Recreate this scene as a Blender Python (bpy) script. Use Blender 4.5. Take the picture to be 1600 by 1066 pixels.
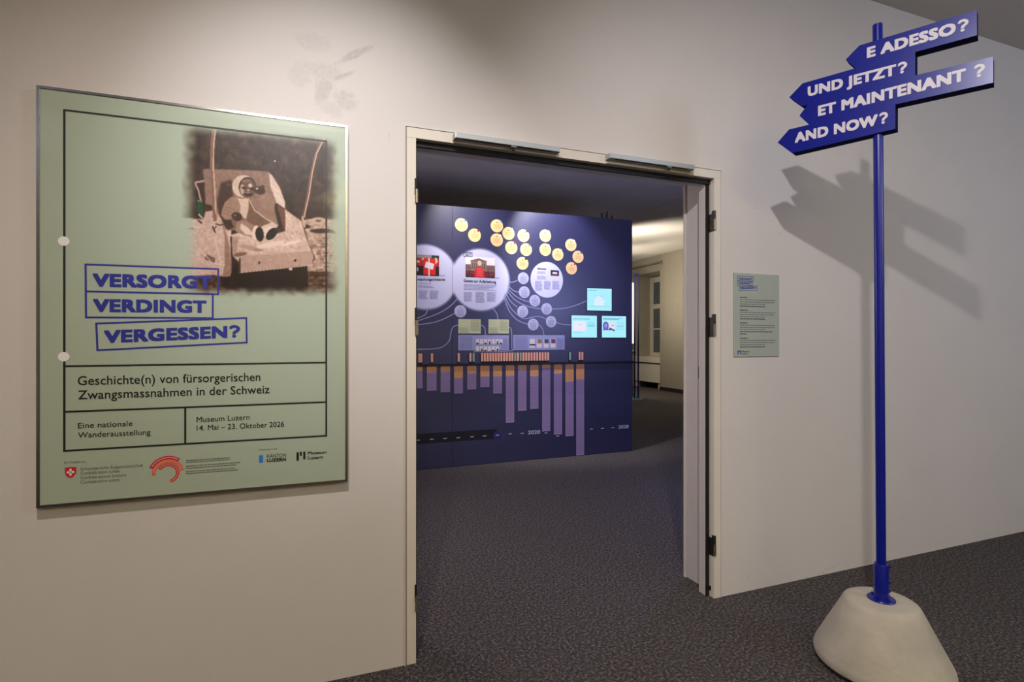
import bpy, bmesh, math, random
import numpy as np
from mathutils import Vector, Matrix
random.seed(7); rng = np.random.default_rng(7)
for o in list(bpy.data.objects): bpy.data.objects.remove(o)
SC = bpy.context.scene
COL = SC.collection
# ------------------------------------------------------------------ camera
F, HOR, CZ = 840.0, 531.0, 1.24
cam = bpy.data.cameras.new('camera'); cam_o = bpy.data.objects.new('camera', cam); COL.objects.link(cam_o)
cam_o.location = (0, 0, CZ); cam_o.rotation_euler = (math.pi/2, 0, 0)
cam.sensor_width = 36; cam.lens = F/1600*36; cam.shift_y = -2/1600; cam.clip_start = .02
SC.camera = cam_o
SC.view_settings.view_transform = 'Standard'; SC.view_settings.look = 'None'
SC.view_settings.exposure = 0.0; SC.view_settings.gamma = 1; SC.view_settings.use_curve_mapping = False
w = bpy.data.worlds.new('world'); SC.world = w; w.use_nodes = True
w.node_tree.nodes['Background'].inputs[0].default_value = (.5, .6, .75, 1)
w.node_tree.nodes['Background'].inputs[1].default_value = .12
# ------------------------------------------------------------------ lights
def light(name, kind, loc, target, energy, color, **kw):
    l = bpy.data.lights.new(name, kind); l.energy = energy; l.color = color
    for k, v in kw.items(): setattr(l, k, v)
    o = bpy.data.objects.new(name, l); COL.objects.link(o); o.location = loc
    o.rotation_euler = (Vector(target)-Vector(loc)).to_track_quat('-Z', 'Y').to_euler()
    return o
# track spots over the camera: one on the signpost and right wall, one on the poster
light('track_spot_sign', 'SPOT', (.29, .23, 2.86), (1.45, 2.62, 1.15), 145, (1.0, .96, 1.0), spot_size=math.radians(84), spot_blend=1.0, shadow_soft_size=.028)
light('track_spot_poster', 'SPOT', (-.12, .25, 2.88), (-.60, 1.97, 1.80), 103, (.91, .93, 1), spot_size=math.radians(48), spot_blend=1.0, shadow_soft_size=.035)
light('track_wash', 'SPOT', (-.3, .2, 2.88), (-.75, 1.9, .75), 110, (1, .89, .84), spot_size=math.radians(88), spot_blend=1.0, shadow_soft_size=.05)
# ceiling lamps of the foyer behind the camera
light('foyer_lamp', 'AREA', (1.9, -2.6, 3.05), (1.9, -2.6, 0), 84, (1, .84, .42), shape='RECTANGLE', size=1.6, size_y=1.2)
light('foyer_lamp', 'AREA', (4.6, -.2, 2.6), (3.6, 3.0, 1.7), 44, (.66, .76, 1), shape='RECTANGLE', size=1.2, size_y=.6)
light('foyer_lamp', 'AREA', (-2.2, -2.4, 3.05), (-2.2, -2.4, 0), 16, (.7, .75, 1), shape='RECTANGLE', size=1.6, size_y=1.2)
# exhibition room: spots washing the blue display wall, an uplight further in, added fill lights
light('display_spot', 'SPOT', (-.45, 4.65, 2.97), (-.25, 5.5, 1.9), 120, (1, .93, .88), spot_size=math.radians(80), spot_blend=1, shadow_soft_size=.03)
light('display_spot', 'SPOT', (.42, 5.0, 2.98), (.45, 5.7, 2.0), 135, (.93, .90, 1), spot_size=math.radians(72), spot_blend=.6, shadow_soft_size=.03)
light('vault_lamp', 'SPOT', (1.5, 9.0, 1.9), (2.9, 10.4, 3.35), 380, (1, .90, .78), spot_size=math.radians(110), spot_blend=1, shadow_soft_size=.2)
light('room_fill_light', 'POINT', (2.5, 11.9, 2.0), (0, 0, 0), 62, (1, .90, .76), shadow_soft_size=.15)  # unseen fill, added to brighten the window niche
light('room_fill_light', 'POINT', (-2.0, 3.3, 1.8), (0, 0, 0), 52, (1, .90, .92), shadow_soft_size=.3)  # unseen fill, added to lift the rear ceiling
light('blue_fill_light', 'POINT', (1.85, 4.15, 1.75), (0, 0, 0), 40, (.42, .48, 1), shadow_soft_size=.15)  # invented cool source, added to tint the rear ceiling blue

# ------------------------------------------------------------------ frames (wall coordinate systems)
class Fr:
    def __init__(s, o, deg):
        s.o = np.array(o, float); s.a = math.radians(deg)
        s.ux = np.array([math.cos(s.a), math.sin(s.a)]); s.uy = np.array([-math.sin(s.a), math.cos(s.a)])
    def pw(s, px, py, d=0):            # a measured photograph point -> (along wall, height) on the plane at depth d
        r = np.array([(px-800)/F, 1.0])
        t, u = np.linalg.solve(np.array([[r[0], -s.ux[0]], [r[1], -s.ux[1]]]), s.o+s.uy*d)
        return float(u), float(CZ+(HOR-py)/F*t)
    def px(s, x, z, d=0):              # inverse, used to know which part of a print a vertex lies in
        P = s.o[None]+np.outer(np.ravel(x), s.ux)+s.uy[None]*d
        return 800+F*P[:, 0]/P[:, 1], HOR-F*(np.ravel(z)-CZ)/P[:, 1]
    def W(s, x, y, z=0): p = s.o+s.ux*x+s.uy*y; return Vector((p[0], p[1], z))
    def L(s, X, Y): p = np.array([X, Y])-s.o; return float(p@s.ux), float(p@s.uy)
O0 = (-.46965, 2.02303)
M = Fr(O0, 21.04)                      # door wall
LW = Fr(O0, 20.0)                      # left wall, one degree off
R = Fr((1.32832, 5.98277), 21.445)     # blue display wall
S = Fr((1.392, 2.04), -44.66)          # signpost board
WW = Fr((3.98, 12.25), -70.35)         # window wall of the exhibition room
# ------------------------------------------------------------------ materials
def s2l(c): return tuple(((v/255)/12.92 if v/255 <= .04045 else (((v/255)+.055)/1.055)**2.4) for v in c)
MATS = {}
def mat(name, col, rough=.6, metal=0, noise=0, nscale=8, bump=0, bscale=60, emit=None, estr=0, coat=0, spec=.5, srgb=True):
    if name in MATS: return MATS[name]
    m = bpy.data.materials.new(name); m.use_nodes = True; nt = m.node_tree; b = nt.nodes['Principled BSDF']
    c = s2l(col) if srgb else col
    b.inputs['Base Color'].default_value = (*c, 1); b.inputs['Roughness'].default_value = rough
    b.inputs['Metallic'].default_value = metal; b.inputs['Coat Weight'].default_value = coat; b.inputs['Coat Roughness'].default_value = .38
    b.inputs['Specular IOR Level'].default_value = spec
    tc = nt.nodes.new('ShaderNodeTexCoord')
    if noise:
        n = nt.nodes.new('ShaderNodeTexNoise'); n.inputs['Scale'].default_value = nscale; n.inputs['Detail'].default_value = 6
        nt.links.new(tc.outputs['Object'], n.inputs['Vector'])
        mr = nt.nodes.new('ShaderNodeMapRange'); mr.inputs[1].default_value = .3; mr.inputs[2].default_value = .7
        mr.inputs[3].default_value = 1-noise; mr.inputs[4].default_value = 1+noise
        nt.links.new(n.outputs[0], mr.inputs[0])
        mx = nt.nodes.new('ShaderNodeMix'); mx.data_type = 'RGBA'; mx.blend_type = 'MULTIPLY'; mx.inputs[0].default_value = 1
        mx.inputs[6].default_value = (*c, 1); nt.links.new(mr.outputs[0], mx.inputs[7]); nt.links.new(mx.outputs[2], b.inputs['Base Color'])
    if bump:
        n = nt.nodes.new('ShaderNodeTexNoise'); n.inputs['Scale'].default_value = bscale; n.inputs['Detail'].default_value = 8
        nt.links.new(tc.outputs['Object'], n.inputs['Vector'])
        bp = nt.nodes.new('ShaderNodeBump'); bp.inputs['Strength'].default_value = bump; bp.inputs['Distance'].default_value = .01
        nt.links.new(n.outputs[0], bp.inputs['Height']); nt.links.new(bp.outputs[0], b.inputs['Normal'])
    if emit: b.inputs['Emission Color'].default_value = (*s2l(emit), 1); b.inputs['Emission Strength'].default_value = estr
    MATS[name] = m; return m
def vmat(name, rough=.5, spec=.5, emit=0):
    m = bpy.data.materials.new(name); m.use_nodes = True; nt = m.node_tree; b = nt.nodes['Principled BSDF']
    a = nt.nodes.new('ShaderNodeVertexColor'); a.layer_name = 'Col'
    nt.links.new(a.outputs[0], b.inputs['Base Color']); b.inputs['Roughness'].default_value = rough; b.inputs['Specular IOR Level'].default_value = spec
    if spec > .9: b.inputs['Coat Weight'].default_value = .4; b.inputs['Coat Roughness'].default_value = .38
    if emit: nt.links.new(a.outputs[0], b.inputs['Emission Color']); b.inputs['Emission Strength'].default_value = emit
    return m
m_wall = mat('painted_plaster', (214, 206, 199), .75, noise=.02, nscale=2.5, bump=.05, bscale=220)
# left wall: same paint with soft-edged grey marks above the poster
m_wl = m_wall.copy(); m_wl.name = 'painted_plaster_marked'
def add_grey_marks(m, blobs, scuffs):
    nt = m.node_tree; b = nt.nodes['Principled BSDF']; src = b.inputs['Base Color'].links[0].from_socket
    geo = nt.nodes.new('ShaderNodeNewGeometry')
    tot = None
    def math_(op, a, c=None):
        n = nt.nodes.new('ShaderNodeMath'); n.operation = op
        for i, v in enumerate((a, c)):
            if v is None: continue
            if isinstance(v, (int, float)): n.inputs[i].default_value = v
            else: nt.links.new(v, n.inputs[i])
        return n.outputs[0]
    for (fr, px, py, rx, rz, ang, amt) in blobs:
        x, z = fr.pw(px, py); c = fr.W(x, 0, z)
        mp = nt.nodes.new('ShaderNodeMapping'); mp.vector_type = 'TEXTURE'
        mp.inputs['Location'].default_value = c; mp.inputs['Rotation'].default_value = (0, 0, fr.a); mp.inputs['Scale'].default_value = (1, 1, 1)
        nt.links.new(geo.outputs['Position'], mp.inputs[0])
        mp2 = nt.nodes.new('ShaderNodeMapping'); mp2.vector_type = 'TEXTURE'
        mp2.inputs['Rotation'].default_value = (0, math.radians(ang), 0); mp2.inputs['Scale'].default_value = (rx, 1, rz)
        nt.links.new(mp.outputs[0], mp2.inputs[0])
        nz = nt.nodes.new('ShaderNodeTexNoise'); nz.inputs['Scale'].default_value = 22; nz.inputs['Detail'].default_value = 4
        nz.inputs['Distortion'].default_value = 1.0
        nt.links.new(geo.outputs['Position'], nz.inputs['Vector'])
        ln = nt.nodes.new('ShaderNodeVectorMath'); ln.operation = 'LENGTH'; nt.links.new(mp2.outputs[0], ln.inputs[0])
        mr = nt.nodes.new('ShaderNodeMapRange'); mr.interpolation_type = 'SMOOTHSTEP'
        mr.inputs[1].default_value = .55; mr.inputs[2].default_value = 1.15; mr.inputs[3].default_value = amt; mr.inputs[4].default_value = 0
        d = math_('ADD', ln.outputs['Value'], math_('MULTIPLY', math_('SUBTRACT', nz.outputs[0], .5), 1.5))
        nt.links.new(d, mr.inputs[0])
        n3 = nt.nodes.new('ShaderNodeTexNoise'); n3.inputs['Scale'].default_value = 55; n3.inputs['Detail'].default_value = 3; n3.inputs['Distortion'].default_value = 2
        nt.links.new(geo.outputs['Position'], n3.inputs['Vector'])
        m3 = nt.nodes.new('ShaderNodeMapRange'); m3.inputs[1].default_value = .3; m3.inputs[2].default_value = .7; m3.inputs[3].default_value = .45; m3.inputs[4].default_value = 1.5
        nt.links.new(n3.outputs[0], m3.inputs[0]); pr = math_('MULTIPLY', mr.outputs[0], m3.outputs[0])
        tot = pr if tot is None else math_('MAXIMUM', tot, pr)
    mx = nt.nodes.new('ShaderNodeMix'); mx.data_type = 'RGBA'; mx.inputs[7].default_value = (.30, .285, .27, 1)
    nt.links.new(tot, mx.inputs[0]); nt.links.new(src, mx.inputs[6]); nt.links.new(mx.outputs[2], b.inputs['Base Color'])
add_grey_marks(m_wl, [(LW, 553, 86, .085, .016, -33, .34), (LW, 537, 118, .055, .010, -30, .34), (LW, 505, 112, .075, .04, 10, .16),
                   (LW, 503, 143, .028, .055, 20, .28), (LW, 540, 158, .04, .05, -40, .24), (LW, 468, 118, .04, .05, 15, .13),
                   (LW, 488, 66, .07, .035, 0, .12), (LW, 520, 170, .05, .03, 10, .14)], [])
m_wd = m_wall.copy(); m_wd.name = 'painted_plaster_scuffed'
add_grey_marks(m_wd, [(M, 608, 215, .0012, .022, 0, .5), (M, 1160, 213, .0012, .014, 4, .4), (M, 1168, 903, .0012, .010, 0, .6),
                   (M, 1386, 355, .006, .0015, 5, .8), (M, 1519, 391, .012, .0018, -3, .7), (M, 1290, 866, .025, .0018, -8, .5),
                   (M, 1236, 12, .006, .002, 0, .6), (M, 1180, 325, .012, .008, 0, .2), (M, 1290, 892, .12, .012, -12, .12), (M, 1219, 364, .005, .0015, 0, .8),
                   (M, 1060, 190, .008, .0015, 0, .3)], [])
m_ceil = mat('ceiling_paint', (208, 204, 198), .85, noise=.02, bump=.06, bscale=90)
m_ceil2 = mat('old_plaster_ceiling', (212, 206, 206), .85, noise=.05, nscale=3, bump=.12, bscale=14)
m_back = mat('sandstone_paint', (158, 150, 132), .85, noise=.03)
m_frame = mat('door_frame_paint', (222, 212, 196), .5, noise=.03, nscale=4, bump=.04, bscale=40)
m_lining = mat('lining_paint', (205, 196, 190), .5, noise=.02)
m_black = mat('black_rubber', (14, 14, 15), .7)
m_gap = mat('dark_gap', (70, 66, 60), .8)
m_alu = mat('brushed_aluminium', (158, 156, 152), .26, 1, bump=.03, bscale=300)
m_silver = mat('silver_painted_metal', (186, 190, 190), .45, .35)
m_hinge = mat('brass_hinge', (150, 138, 115), .4, .8, noise=.15, nscale=60)
m_hinged = mat('dark_hinge', (70, 66, 62), .4, .8, noise=.3, nscale=80)
m_mint = mat('mint_print', (170, 180, 160), .42, spec=.4)
m_mint2 = mat('mint_card', (168, 174, 160), .6)
m_ink = mat('black_ink', (22, 22, 20), .5)
m_inkblue = mat('blue_ink', (32, 42, 138), .5)
m_white = mat('white_ink', (235, 230, 228), .55)
m_greyink = mat('grey_ink', (96, 100, 92), .55)
m_blue = mat('blue_lacquer', (10, 24, 132), .30, spec=.5)
m_conc = mat('pale_concrete', (188, 179, 162), .8, noise=.12, nscale=9, bump=.18, bscale=45)
# carpet
def carpet():
    m = bpy.data.materials.new('flecked_carpet'); m.use_nodes = True; nt = m.node_tree; b = nt.nodes['Principled BSDF']
    tc = nt.nodes.new('ShaderNodeTexCoord')
    n = nt.nodes.new('ShaderNodeTexNoise'); n.inputs['Scale'].default_value = 82; n.inputs['Detail'].default_value = 6; n.inputs['Roughness'].default_value = .8
    nt.links.new(tc.outputs['Object'], n.inputs['Vector'])
    r = nt.nodes.new('ShaderNodeValToRGB'); e = r.color_ramp.elements
    e[0].position = .42; e[0].color = (.034, .030, .031, 1); e[1].position = .64; e[1].color = (.26, .235, .23, 1)
    k = e.new(.52); k.color = (.084, .075, .071, 1)
    nt.links.new(n.outputs[0], r.inputs[0])
    n2 = nt.nodes.new('ShaderNodeTexNoise'); n2.inputs['Scale'].default_value = 60; n2.inputs['Detail'].default_value = 3
    nt.links.new(tc.outputs['Object'], n2.inputs['Vector'])
    mx = nt.nodes.new('ShaderNodeMix'); mx.data_type = 'RGBA'; mx.blend_type = 'MULTIPLY'; mx.inputs[0].default_value = .8
    r2 = nt.nodes.new('ShaderNodeValToRGB'); r2.color_ramp.elements[0].color = (.85, .9, 1.12, 1); r2.color_ramp.elements[1].color = (1.18, 1.02, .78, 1)
    r2.color_ramp.elements[0].position = .4; r2.color_ramp.elements[1].position = .6
    nt.links.new(n2.outputs[0], r2.inputs[0]); nt.links.new(r.outputs[0], mx.inputs[6]); nt.links.new(r2.outputs[0], mx.inputs[7])
    nt.links.new(mx.outputs[2], b.inputs['Base Color']); b.inputs['Roughness'].default_value = .95; b.inputs['Specular IOR Level'].default_value = .15
    bp = nt.nodes.new('ShaderNodeBump'); bp.inputs['Strength'].default_value = .5; bp.inputs['Distance'].default_value = .006
    nt.links.new(n.outputs[0], bp.inputs['Height']); nt.links.new(bp.outputs[0], b.inputs['Normal'])
    return m
m_carpet = carpet()
def glassmat(name='clear_glazing'):
    m = bpy.data.materials.new(name); m.use_nodes = True; nt = m.node_tree; nt.nodes.clear()
    out = nt.nodes.new('ShaderNodeOutputMaterial'); mx = nt.nodes.new('ShaderNodeMixShader')
    t = nt.nodes.new('ShaderNodeBsdfTransparent'); g = nt.nodes.new('ShaderNodeBsdfGlossy'); g.inputs['Roughness'].default_value = .06
    f = nt.nodes.new('ShaderNodeFresnel'); f.inputs[0].default_value = 1.13
    nt.links.new(f.outputs[0], mx.inputs[0]); nt.links.new(t.outputs[0], mx.inputs[1]); nt.links.new(g.outputs[0], mx.inputs[2]); nt.links.new(mx.outputs[0], out.inputs[0])
    return m
m_glass = glassmat()
# ------------------------------------------------------------------ mesh helpers
def obj(name, me, m, parent=None):
    o = bpy.data.objects.new(name, me)
    if m is not None and not me.materials: me.materials.append(m)
    COL.objects.link(o)
    if parent is not None: o.parent = parent
    return o
def bm2(name, bm, m, parent=None, smooth=False):
    bmesh.ops.recalc_face_normals(bm, faces=bm.faces)
    me = bpy.data.meshes.new(name); bm.to_mesh(me); bm.free()
    if smooth:
        for p in me.polygons: p.use_smooth = True
    return obj(name, me, m, parent)
def addbox(bm, a, b, bev=0):
    r = bmesh.ops.create_cube(bm, size=1)
    c = [(a[i]+b[i])/2 for i in range(3)]; s = [abs(b[i]-a[i]) for i in range(3)]
    for v in r['verts']: v.co = Vector([c[i]+v.co[i]*s[i] for i in range(3)])
    if bev:
        es = list({e for v in r['verts'] for e in v.link_edges})
        bmesh.ops.bevel(bm, geom=es, offset=bev, segments=2, affect='EDGES', profile=.6)
def box(name, a, b, m, parent=None, bev=0):
    bm = bmesh.new(); addbox(bm, a, b, bev); return bm2(name, bm, m, parent)
def addprism(bm, pts, y0, y1):        # polygon in x,z extruded along y
    f = [bm.verts.new((p[0], y0, p[1])) for p in pts]; k = [bm.verts.new((p[0], y1, p[1])) for p in pts]
    bm.faces.new(f); bm.faces.new(k[::-1])
    for i in range(len(pts)):
        j = (i+1) % len(pts); bm.faces.new((f[j], f[i], k[i], k[j]))
def prism(name, pts, y0, y1, m, parent=None, bev=0):
    bm = bmesh.new(); addprism(bm, pts, y0, y1)
    if bev: bmesh.ops.bevel(bm, geom=bm.edges[:], offset=bev, segments=2, affect='EDGES')
    return bm2(name, bm, m, parent)
def disc_pts(cx, cz, r, n=40, rz=None): rz = rz or r; return [(cx+r*math.cos(t), cz+rz*math.sin(t)) for t in [2*math.pi*i/n for i in range(n)]]
def lathe(bm, prof, n=48, c=(0, 0)):
    rings = [[bm.verts.new((c[0]+r*math.cos(2*math.pi*i/n), c[1]+r*math.sin(2*math.pi*i/n), z)) for i in range(n)] for r, z in prof]
    for a, b in zip(rings, rings[1:]):
        for i in range(n): bm.faces.new((a[i], a[(i+1) % n], b[(i+1) % n], b[i]))
    bm.faces.new(rings[0][::-1]); bm.faces.new(rings[-1])
def cyl(bm, p0, p1, r, n=24):
    p0, p1 = Vector(p0), Vector(p1); d = p1-p0
    mt = Matrix.Translation((p0+p1)/2) @ d.to_track_quat('Z', 'Y').to_matrix().to_4x4()
    bmesh.ops.create_cone(bm, cap_ends=True, segments=n, radius1=r, radius2=r, depth=d.length, matrix=mt)
def smooth_by_angle(o, deg=35):
    me = o.data
    for p in me.polygons: p.use_smooth = True
    me.set_sharp_from_angle(angle=math.radians(deg))
def root(name, fr, x=0, y=0, z=0, label=None, cat=None, group=None, kind=None):
    o = bpy.data.objects.new(name, None); COL.objects.link(o); o.empty_display_size = .05
    o.location = fr.W(x, y, z); o.rotation_euler = (0, 0, fr.a); tag(o, label, cat, group, kind or 'thing'); return o
def tag(o, label=None, cat=None, group=None, kind=None):
    if label: o['label'] = label
    if cat: o['category'] = cat
    if group: o['group'] = group
    if kind: o['kind'] = kind
def infr(o, fr): o.location = fr.W(0, 0, 0); o.rotation_euler = (0, 0, fr.a)
def struct(o): o['kind'] = 'structure'; return o
def ribbon(bm, pts, wd, y):           # flat stroke in the x,z plane
    pts = [Vector((p[0], 0, p[1])) for p in pts]; vs = []
    for i, p in enumerate(pts):
        a = pts[max(i-1, 0)]; b = pts[min(i+1, len(pts)-1)]; t = (b-a).normalized(); nrm = Vector((-t.z, 0, t.x))
        k = 1.0
        if 0 < i < len(pts)-1:
            t1 = (p-a).normalized(); c = abs(t1.dot(t)); k = 1/max(c, .5)
        vs.append((bm.verts.new(p+nrm*wd/2*k+Vector((0, y, 0))), bm.verts.new(p-nrm*wd/2*k+Vector((0, y, 0)))))
    for (a, b), (c, d) in zip(vs, vs[1:]): bm.faces.new((a, b, d, c))
def spline(pts, n=8):
    if len(pts) < 3: return pts
    P = [pts[0]]+list(pts)+[pts[-1]]; out = []
    for i in range(1, len(P)-2):
        p0, p1, p2, p3 = [np.array(q, float) for q in P[i-1:i+3]]
        for k in range(n):
            t = k/n; out.append(tuple(.5*((2*p1)+(-p0+p2)*t+(2*p0-5*p1+4*p2-p3)*t*t+(-p0+3*p1-3*p2+p3)*t**3)))
    out.append(tuple(pts[-1])); return out
def frame_lines(bm, pts, wd, y):      # closed outline with mitred corners
    pts = [np.array(p) for p in pts]; n = len(pts); inn, out = [], []
    for i in range(n):
        a, b, c = pts[i-1], pts[i], pts[(i+1) % n]
        d1 = (b-a)/np.linalg.norm(b-a); d2 = (c-b)/np.linalg.norm(c-b); n1 = np.array([-d1[1], d1[0]]); n2 = np.array([-d2[1], d2[0]])
        mm = (n1+n2); mm = mm/np.dot(mm, n1)
        inn.append(bm.verts.new((b[0]+mm[0]*wd/2, y, b[1]+mm[1]*wd/2))); out.append(bm.verts.new((b[0]-mm[0]*wd/2, y, b[1]-mm[1]*wd/2)))
    for i in range(n):
        j = (i+1) % n; bm.faces.new((inn[i], inn[j], out[j], out[i]))
# text: built-in font turned into flat mesh, fitted between two measured baseline points
_cap = {}
def text_mesh(s, off):
    q = off > .015 and s.endswith('?'); sp_ = .45 if s.endswith(' ?') else .10
    if q: s = s[:-1].rstrip()
    cu = bpy.data.curves.new('t', 'FONT'); cu.body = s; cu.resolution_u = 3; cu.fill_mode = 'FRONT'; cu.space_character = 1.0+off*1.6
    o = bpy.data.objects.new('t', cu); COL.objects.link(o); bpy.context.view_layer.update()
    me = bpy.data.meshes.new_from_object(o.evaluated_get(bpy.context.evaluated_depsgraph_get()))
    bpy.data.objects.remove(o); bpy.data.curves.remove(cu)
    if off > 0:                        # heavier weight: the same outline laid eight times around itself
        bm = bmesh.new()
        for i in (-1, 0, 1):
            for j in (-1, 0, 1):
                k0 = len(bm.verts); bm.from_mesh(me); bm.verts.ensure_lookup_table()
                for v in bm.verts[k0:]: v.co.x += i*off*1.15; v.co.y += j*off; v.co.z += (3*i+j+4)*.00004
        if q:                          # open heavy question mark, wider than the font's own
            h0 = min(v.co.y for v in bm.verts if v.co.y > -.05); Hc = .72+2*off; x0 = max(v.co.x for v in bm.verts)+sp_*Hc
            def rib(pts, wd):
                ps = [Vector((x0+a*Hc, -off+b*Hc, .0004)) for a, b in pts]; prev = None
                for i, p in enumerate(ps):
                    t = (ps[min(i+1, len(ps)-1)]-ps[max(i-1, 0)]).normalized(); nn = Vector((-t.y, t.x, 0))*wd*Hc/2
                    cur = (bm.verts.new(p+nn), bm.verts.new(p-nn))
                    if prev: bm.faces.new((prev[0], prev[1], cur[1], cur[0]))
                    prev = cur
            rib([(.07, .80)]+[(.30+.245*math.cos(math.radians(t)), .68+.215*math.sin(math.radians(t))) for t in range(150, -61, -15)]+[(.33, .43), (.30, .34), (.30, .27)], .21)
            c_ = [bm.verts.new((x0+Hc*(.30+.125*math.cos(t)), -off+Hc*(.115+.115*math.sin(t)), .0004)) for t in [2*math.pi*i/16 for i in range(16)]]; bm.faces.new(c_)
        bm.to_mesh(me); bm.free()
    return me
def text(name, s, fr, pl, pr, ptop, y, m, parent, off=.0, org=(0, 0), d=None):
    d = y if d is None else d
    x0, z0 = fr.pw(*pl, d); x1, z1 = fr.pw(*pr, d); cap = fr.pw(pl[0], ptop, d)[1]-z0
    if off not in _cap:
        h = text_mesh('H', off); zs = [v.co.y for v in h.vertices]; _cap[off] = (min(zs), max(zs)); bpy.data.meshes.remove(h)
    me = text_mesh(s, off); n = len(me.vertices); co = np.empty(n*3); me.vertices.foreach_get('co', co); co = co.reshape(-1, 3)
    b0, b1 = _cap[off]; u = (co[:, 0]-co[:, 0].min())/(np.ptp(co[:, 0])); v = (co[:, 1]-b0)/(b1-b0)*cap
    dx, dz = x1-x0, z1-z0
    out = np.stack([x0+dx*u, y-co[:, 2], z0+dz*u+v], 1)
    me.vertices.foreach_set('co', out.ravel()); me.materials.clear(); me.update()
    return obj(name, me, m, parent)
def words(bm, x0, x1, z, h, y, seed, wmin=.25, wmax=.9):   # a line of illegible tiny print as dashes
    r = random.Random(seed); x = x0; unit = h*4.2
    while x < x1-h*.4:
        wd = min(unit*r.uniform(wmin, wmax)+h*.5, x1-x)
        v = [bm.verts.new(p) for p in ((x, y, z), (x+wd, y, z), (x+wd, y, z+h), (x, y, z+h))]; bm.faces.new(v)
        x += wd+h*.55
def blur(a, n):
    for _ in range(n):
        p = np.pad(a, ((1, 1), (1, 1)) + ((0, 0),)*(a.ndim-2), mode='edge')
        a = (p[:-2, 1:-1]+p[2:, 1:-1]+p[1:-1, :-2]+p[1:-1, 2:]+2*p[1:-1, 1:-1])/6
    return a
def inpoly(X, Y, pts):
    ins = np.zeros(X.shape, bool); j = len(pts)-1
    for i in range(len(pts)):
        xi, yi = pts[i]; xj, yj = pts[j]
        if yi != yj: ins ^= ((yi > Y) != (yj > Y)) & (X < (xj-xi)*(Y-yi)/(yj-yi)+xi)
        j = i
    return ins
def color_grid(name, x0, x1, z0, z1, nx, nz, y, rgb, m, parent):
    xs = np.linspace(x0, x1, nx); zs = np.linspace(z0, z1, nz); X, Z = np.meshgrid(xs, zs)
    co = np.stack([X.ravel(), np.full(X.size, y), Z.ravel()], 1).astype(np.float32)
    i = np.arange(nx*nz).reshape(nz, nx); q = np.stack([i[:-1, :-1], i[:-1, 1:], i[1:, 1:], i[1:, :-1]], -1).reshape(-1, 4).astype(np.int32)
    me = bpy.data.meshes.new(name); me.vertices.add(len(co)); me.vertices.foreach_set('co', co.ravel())
    me.loops.add(q.size); me.loops.foreach_set('vertex_index', q.ravel()); me.polygons.add(len(q))
    me.polygons.foreach_set('loop_start', np.arange(0, q.size, 4, dtype=np.int32)); me.polygons.foreach_set('loop_total', np.full(len(q), 4, dtype=np.int32)); me.update(calc_edges=True)
    a = me.color_attributes.new('Col', 'FLOAT_COLOR', 'POINT'); c = np.clip(rgb.reshape(-1, 3)/255, 0, 1)
    c = np.where(c <= .04045, c/12.92, ((c+.055)/1.055)**2.4); c = np.concatenate([c, np.ones((len(c), 1))], 1).astype(np.float32)
    a.data.foreach_set('color', c.ravel())
    return obj(name, me, m, parent)

# ================================================================== STRUCTURE
CEIL = 3.112
fx0, fx1, fz = .0635, 1.5845, 2.058       # outer edge of the door frame
ox0, ox1, oz = .1087, 1.5386, 2.0125      # door opening
hx0, hx1, hz = fx0+.004, fx1-.004, fz-.003
# floor
bm = bmesh.new(); addbox(bm, (-7, -6.5, -.08), (9, 18.2, 0)); f = bm2('floor', bm, m_carpet); infr(f, M); struct(f)
# door wall
bm = bmesh.new(); T = .24
addbox(bm, (0, 0, 0), (hx0, T, CEIL+.3)); addbox(bm, (hx1, 0, 0), (7.2, T, CEIL+.3)); addbox(bm, (hx0, 0, hz), (hx1, T, CEIL+.3))
f = bm2('wall_front', bm, m_wd); infr(f, M); struct(f)
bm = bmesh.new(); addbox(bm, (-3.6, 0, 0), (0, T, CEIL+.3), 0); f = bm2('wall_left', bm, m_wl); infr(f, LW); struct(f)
# rest of the foyer around the camera
f = box('wall_side', (-3.8, -6.0, 0), (-3.55, .1, CEIL), m_wall); infr(f, M); struct(f)
f = box('wall_back', (-3.8, -6.2, 0), (7.2, -6.0, CEIL), m_wall); infr(f, M); struct(f)
f = box('wall_right', (7.2, -6.2, 0), (7.4, T, CEIL), m_wall); infr(f, M); struct(f)
f = box('ceiling', (-3.8, -6.2, CEIL), (7.4, 0.0, CEIL+.1), m_ceil); infr(f, M); struct(f)
# exhibition room behind the door: flat ceiling, a fold, then a shallow vault towards the window wall
wx, wy = M.L(3.98, 12.25)
fa = M.L(1.71, 8.27); fb = M.L(2.285, 6.95)
kd = ((fb[0]-fa[0])/(fb[1]-fa[1]))
def fold(y): return fa[0]+kd*(y-fa[1])
bm = bmesh.new()
pts = [(-7, T), (fold(T), T), (fold(18), 18), (-7, 18)]
lo = [bm.verts.new((p[0], p[1], CEIL)) for p in pts]; hi = [bm.verts.new((p[0], p[1], CEIL+.03)) for p in pts]
bm.faces.new(lo); bm.faces.new(hi[::-1])
for i in range(4): j = (i+1) % 4; bm.faces.new((lo[i], lo[j], hi[j], hi[i]))
f = bm2('ceiling', bm, m_ceil2); f.name = 'ceiling_rear'; infr(f, M); struct(f)
bm = bmesh.new(); prof = [(0, CEIL+.014), (.02, CEIL+.014), (.15, CEIL+.03), (.35, CEIL+.07), (.6, CEIL+.13), (.85, CEIL+.19), (.97, CEIL+.21), (1.0, CEIL+.2)]
rows = []
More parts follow.
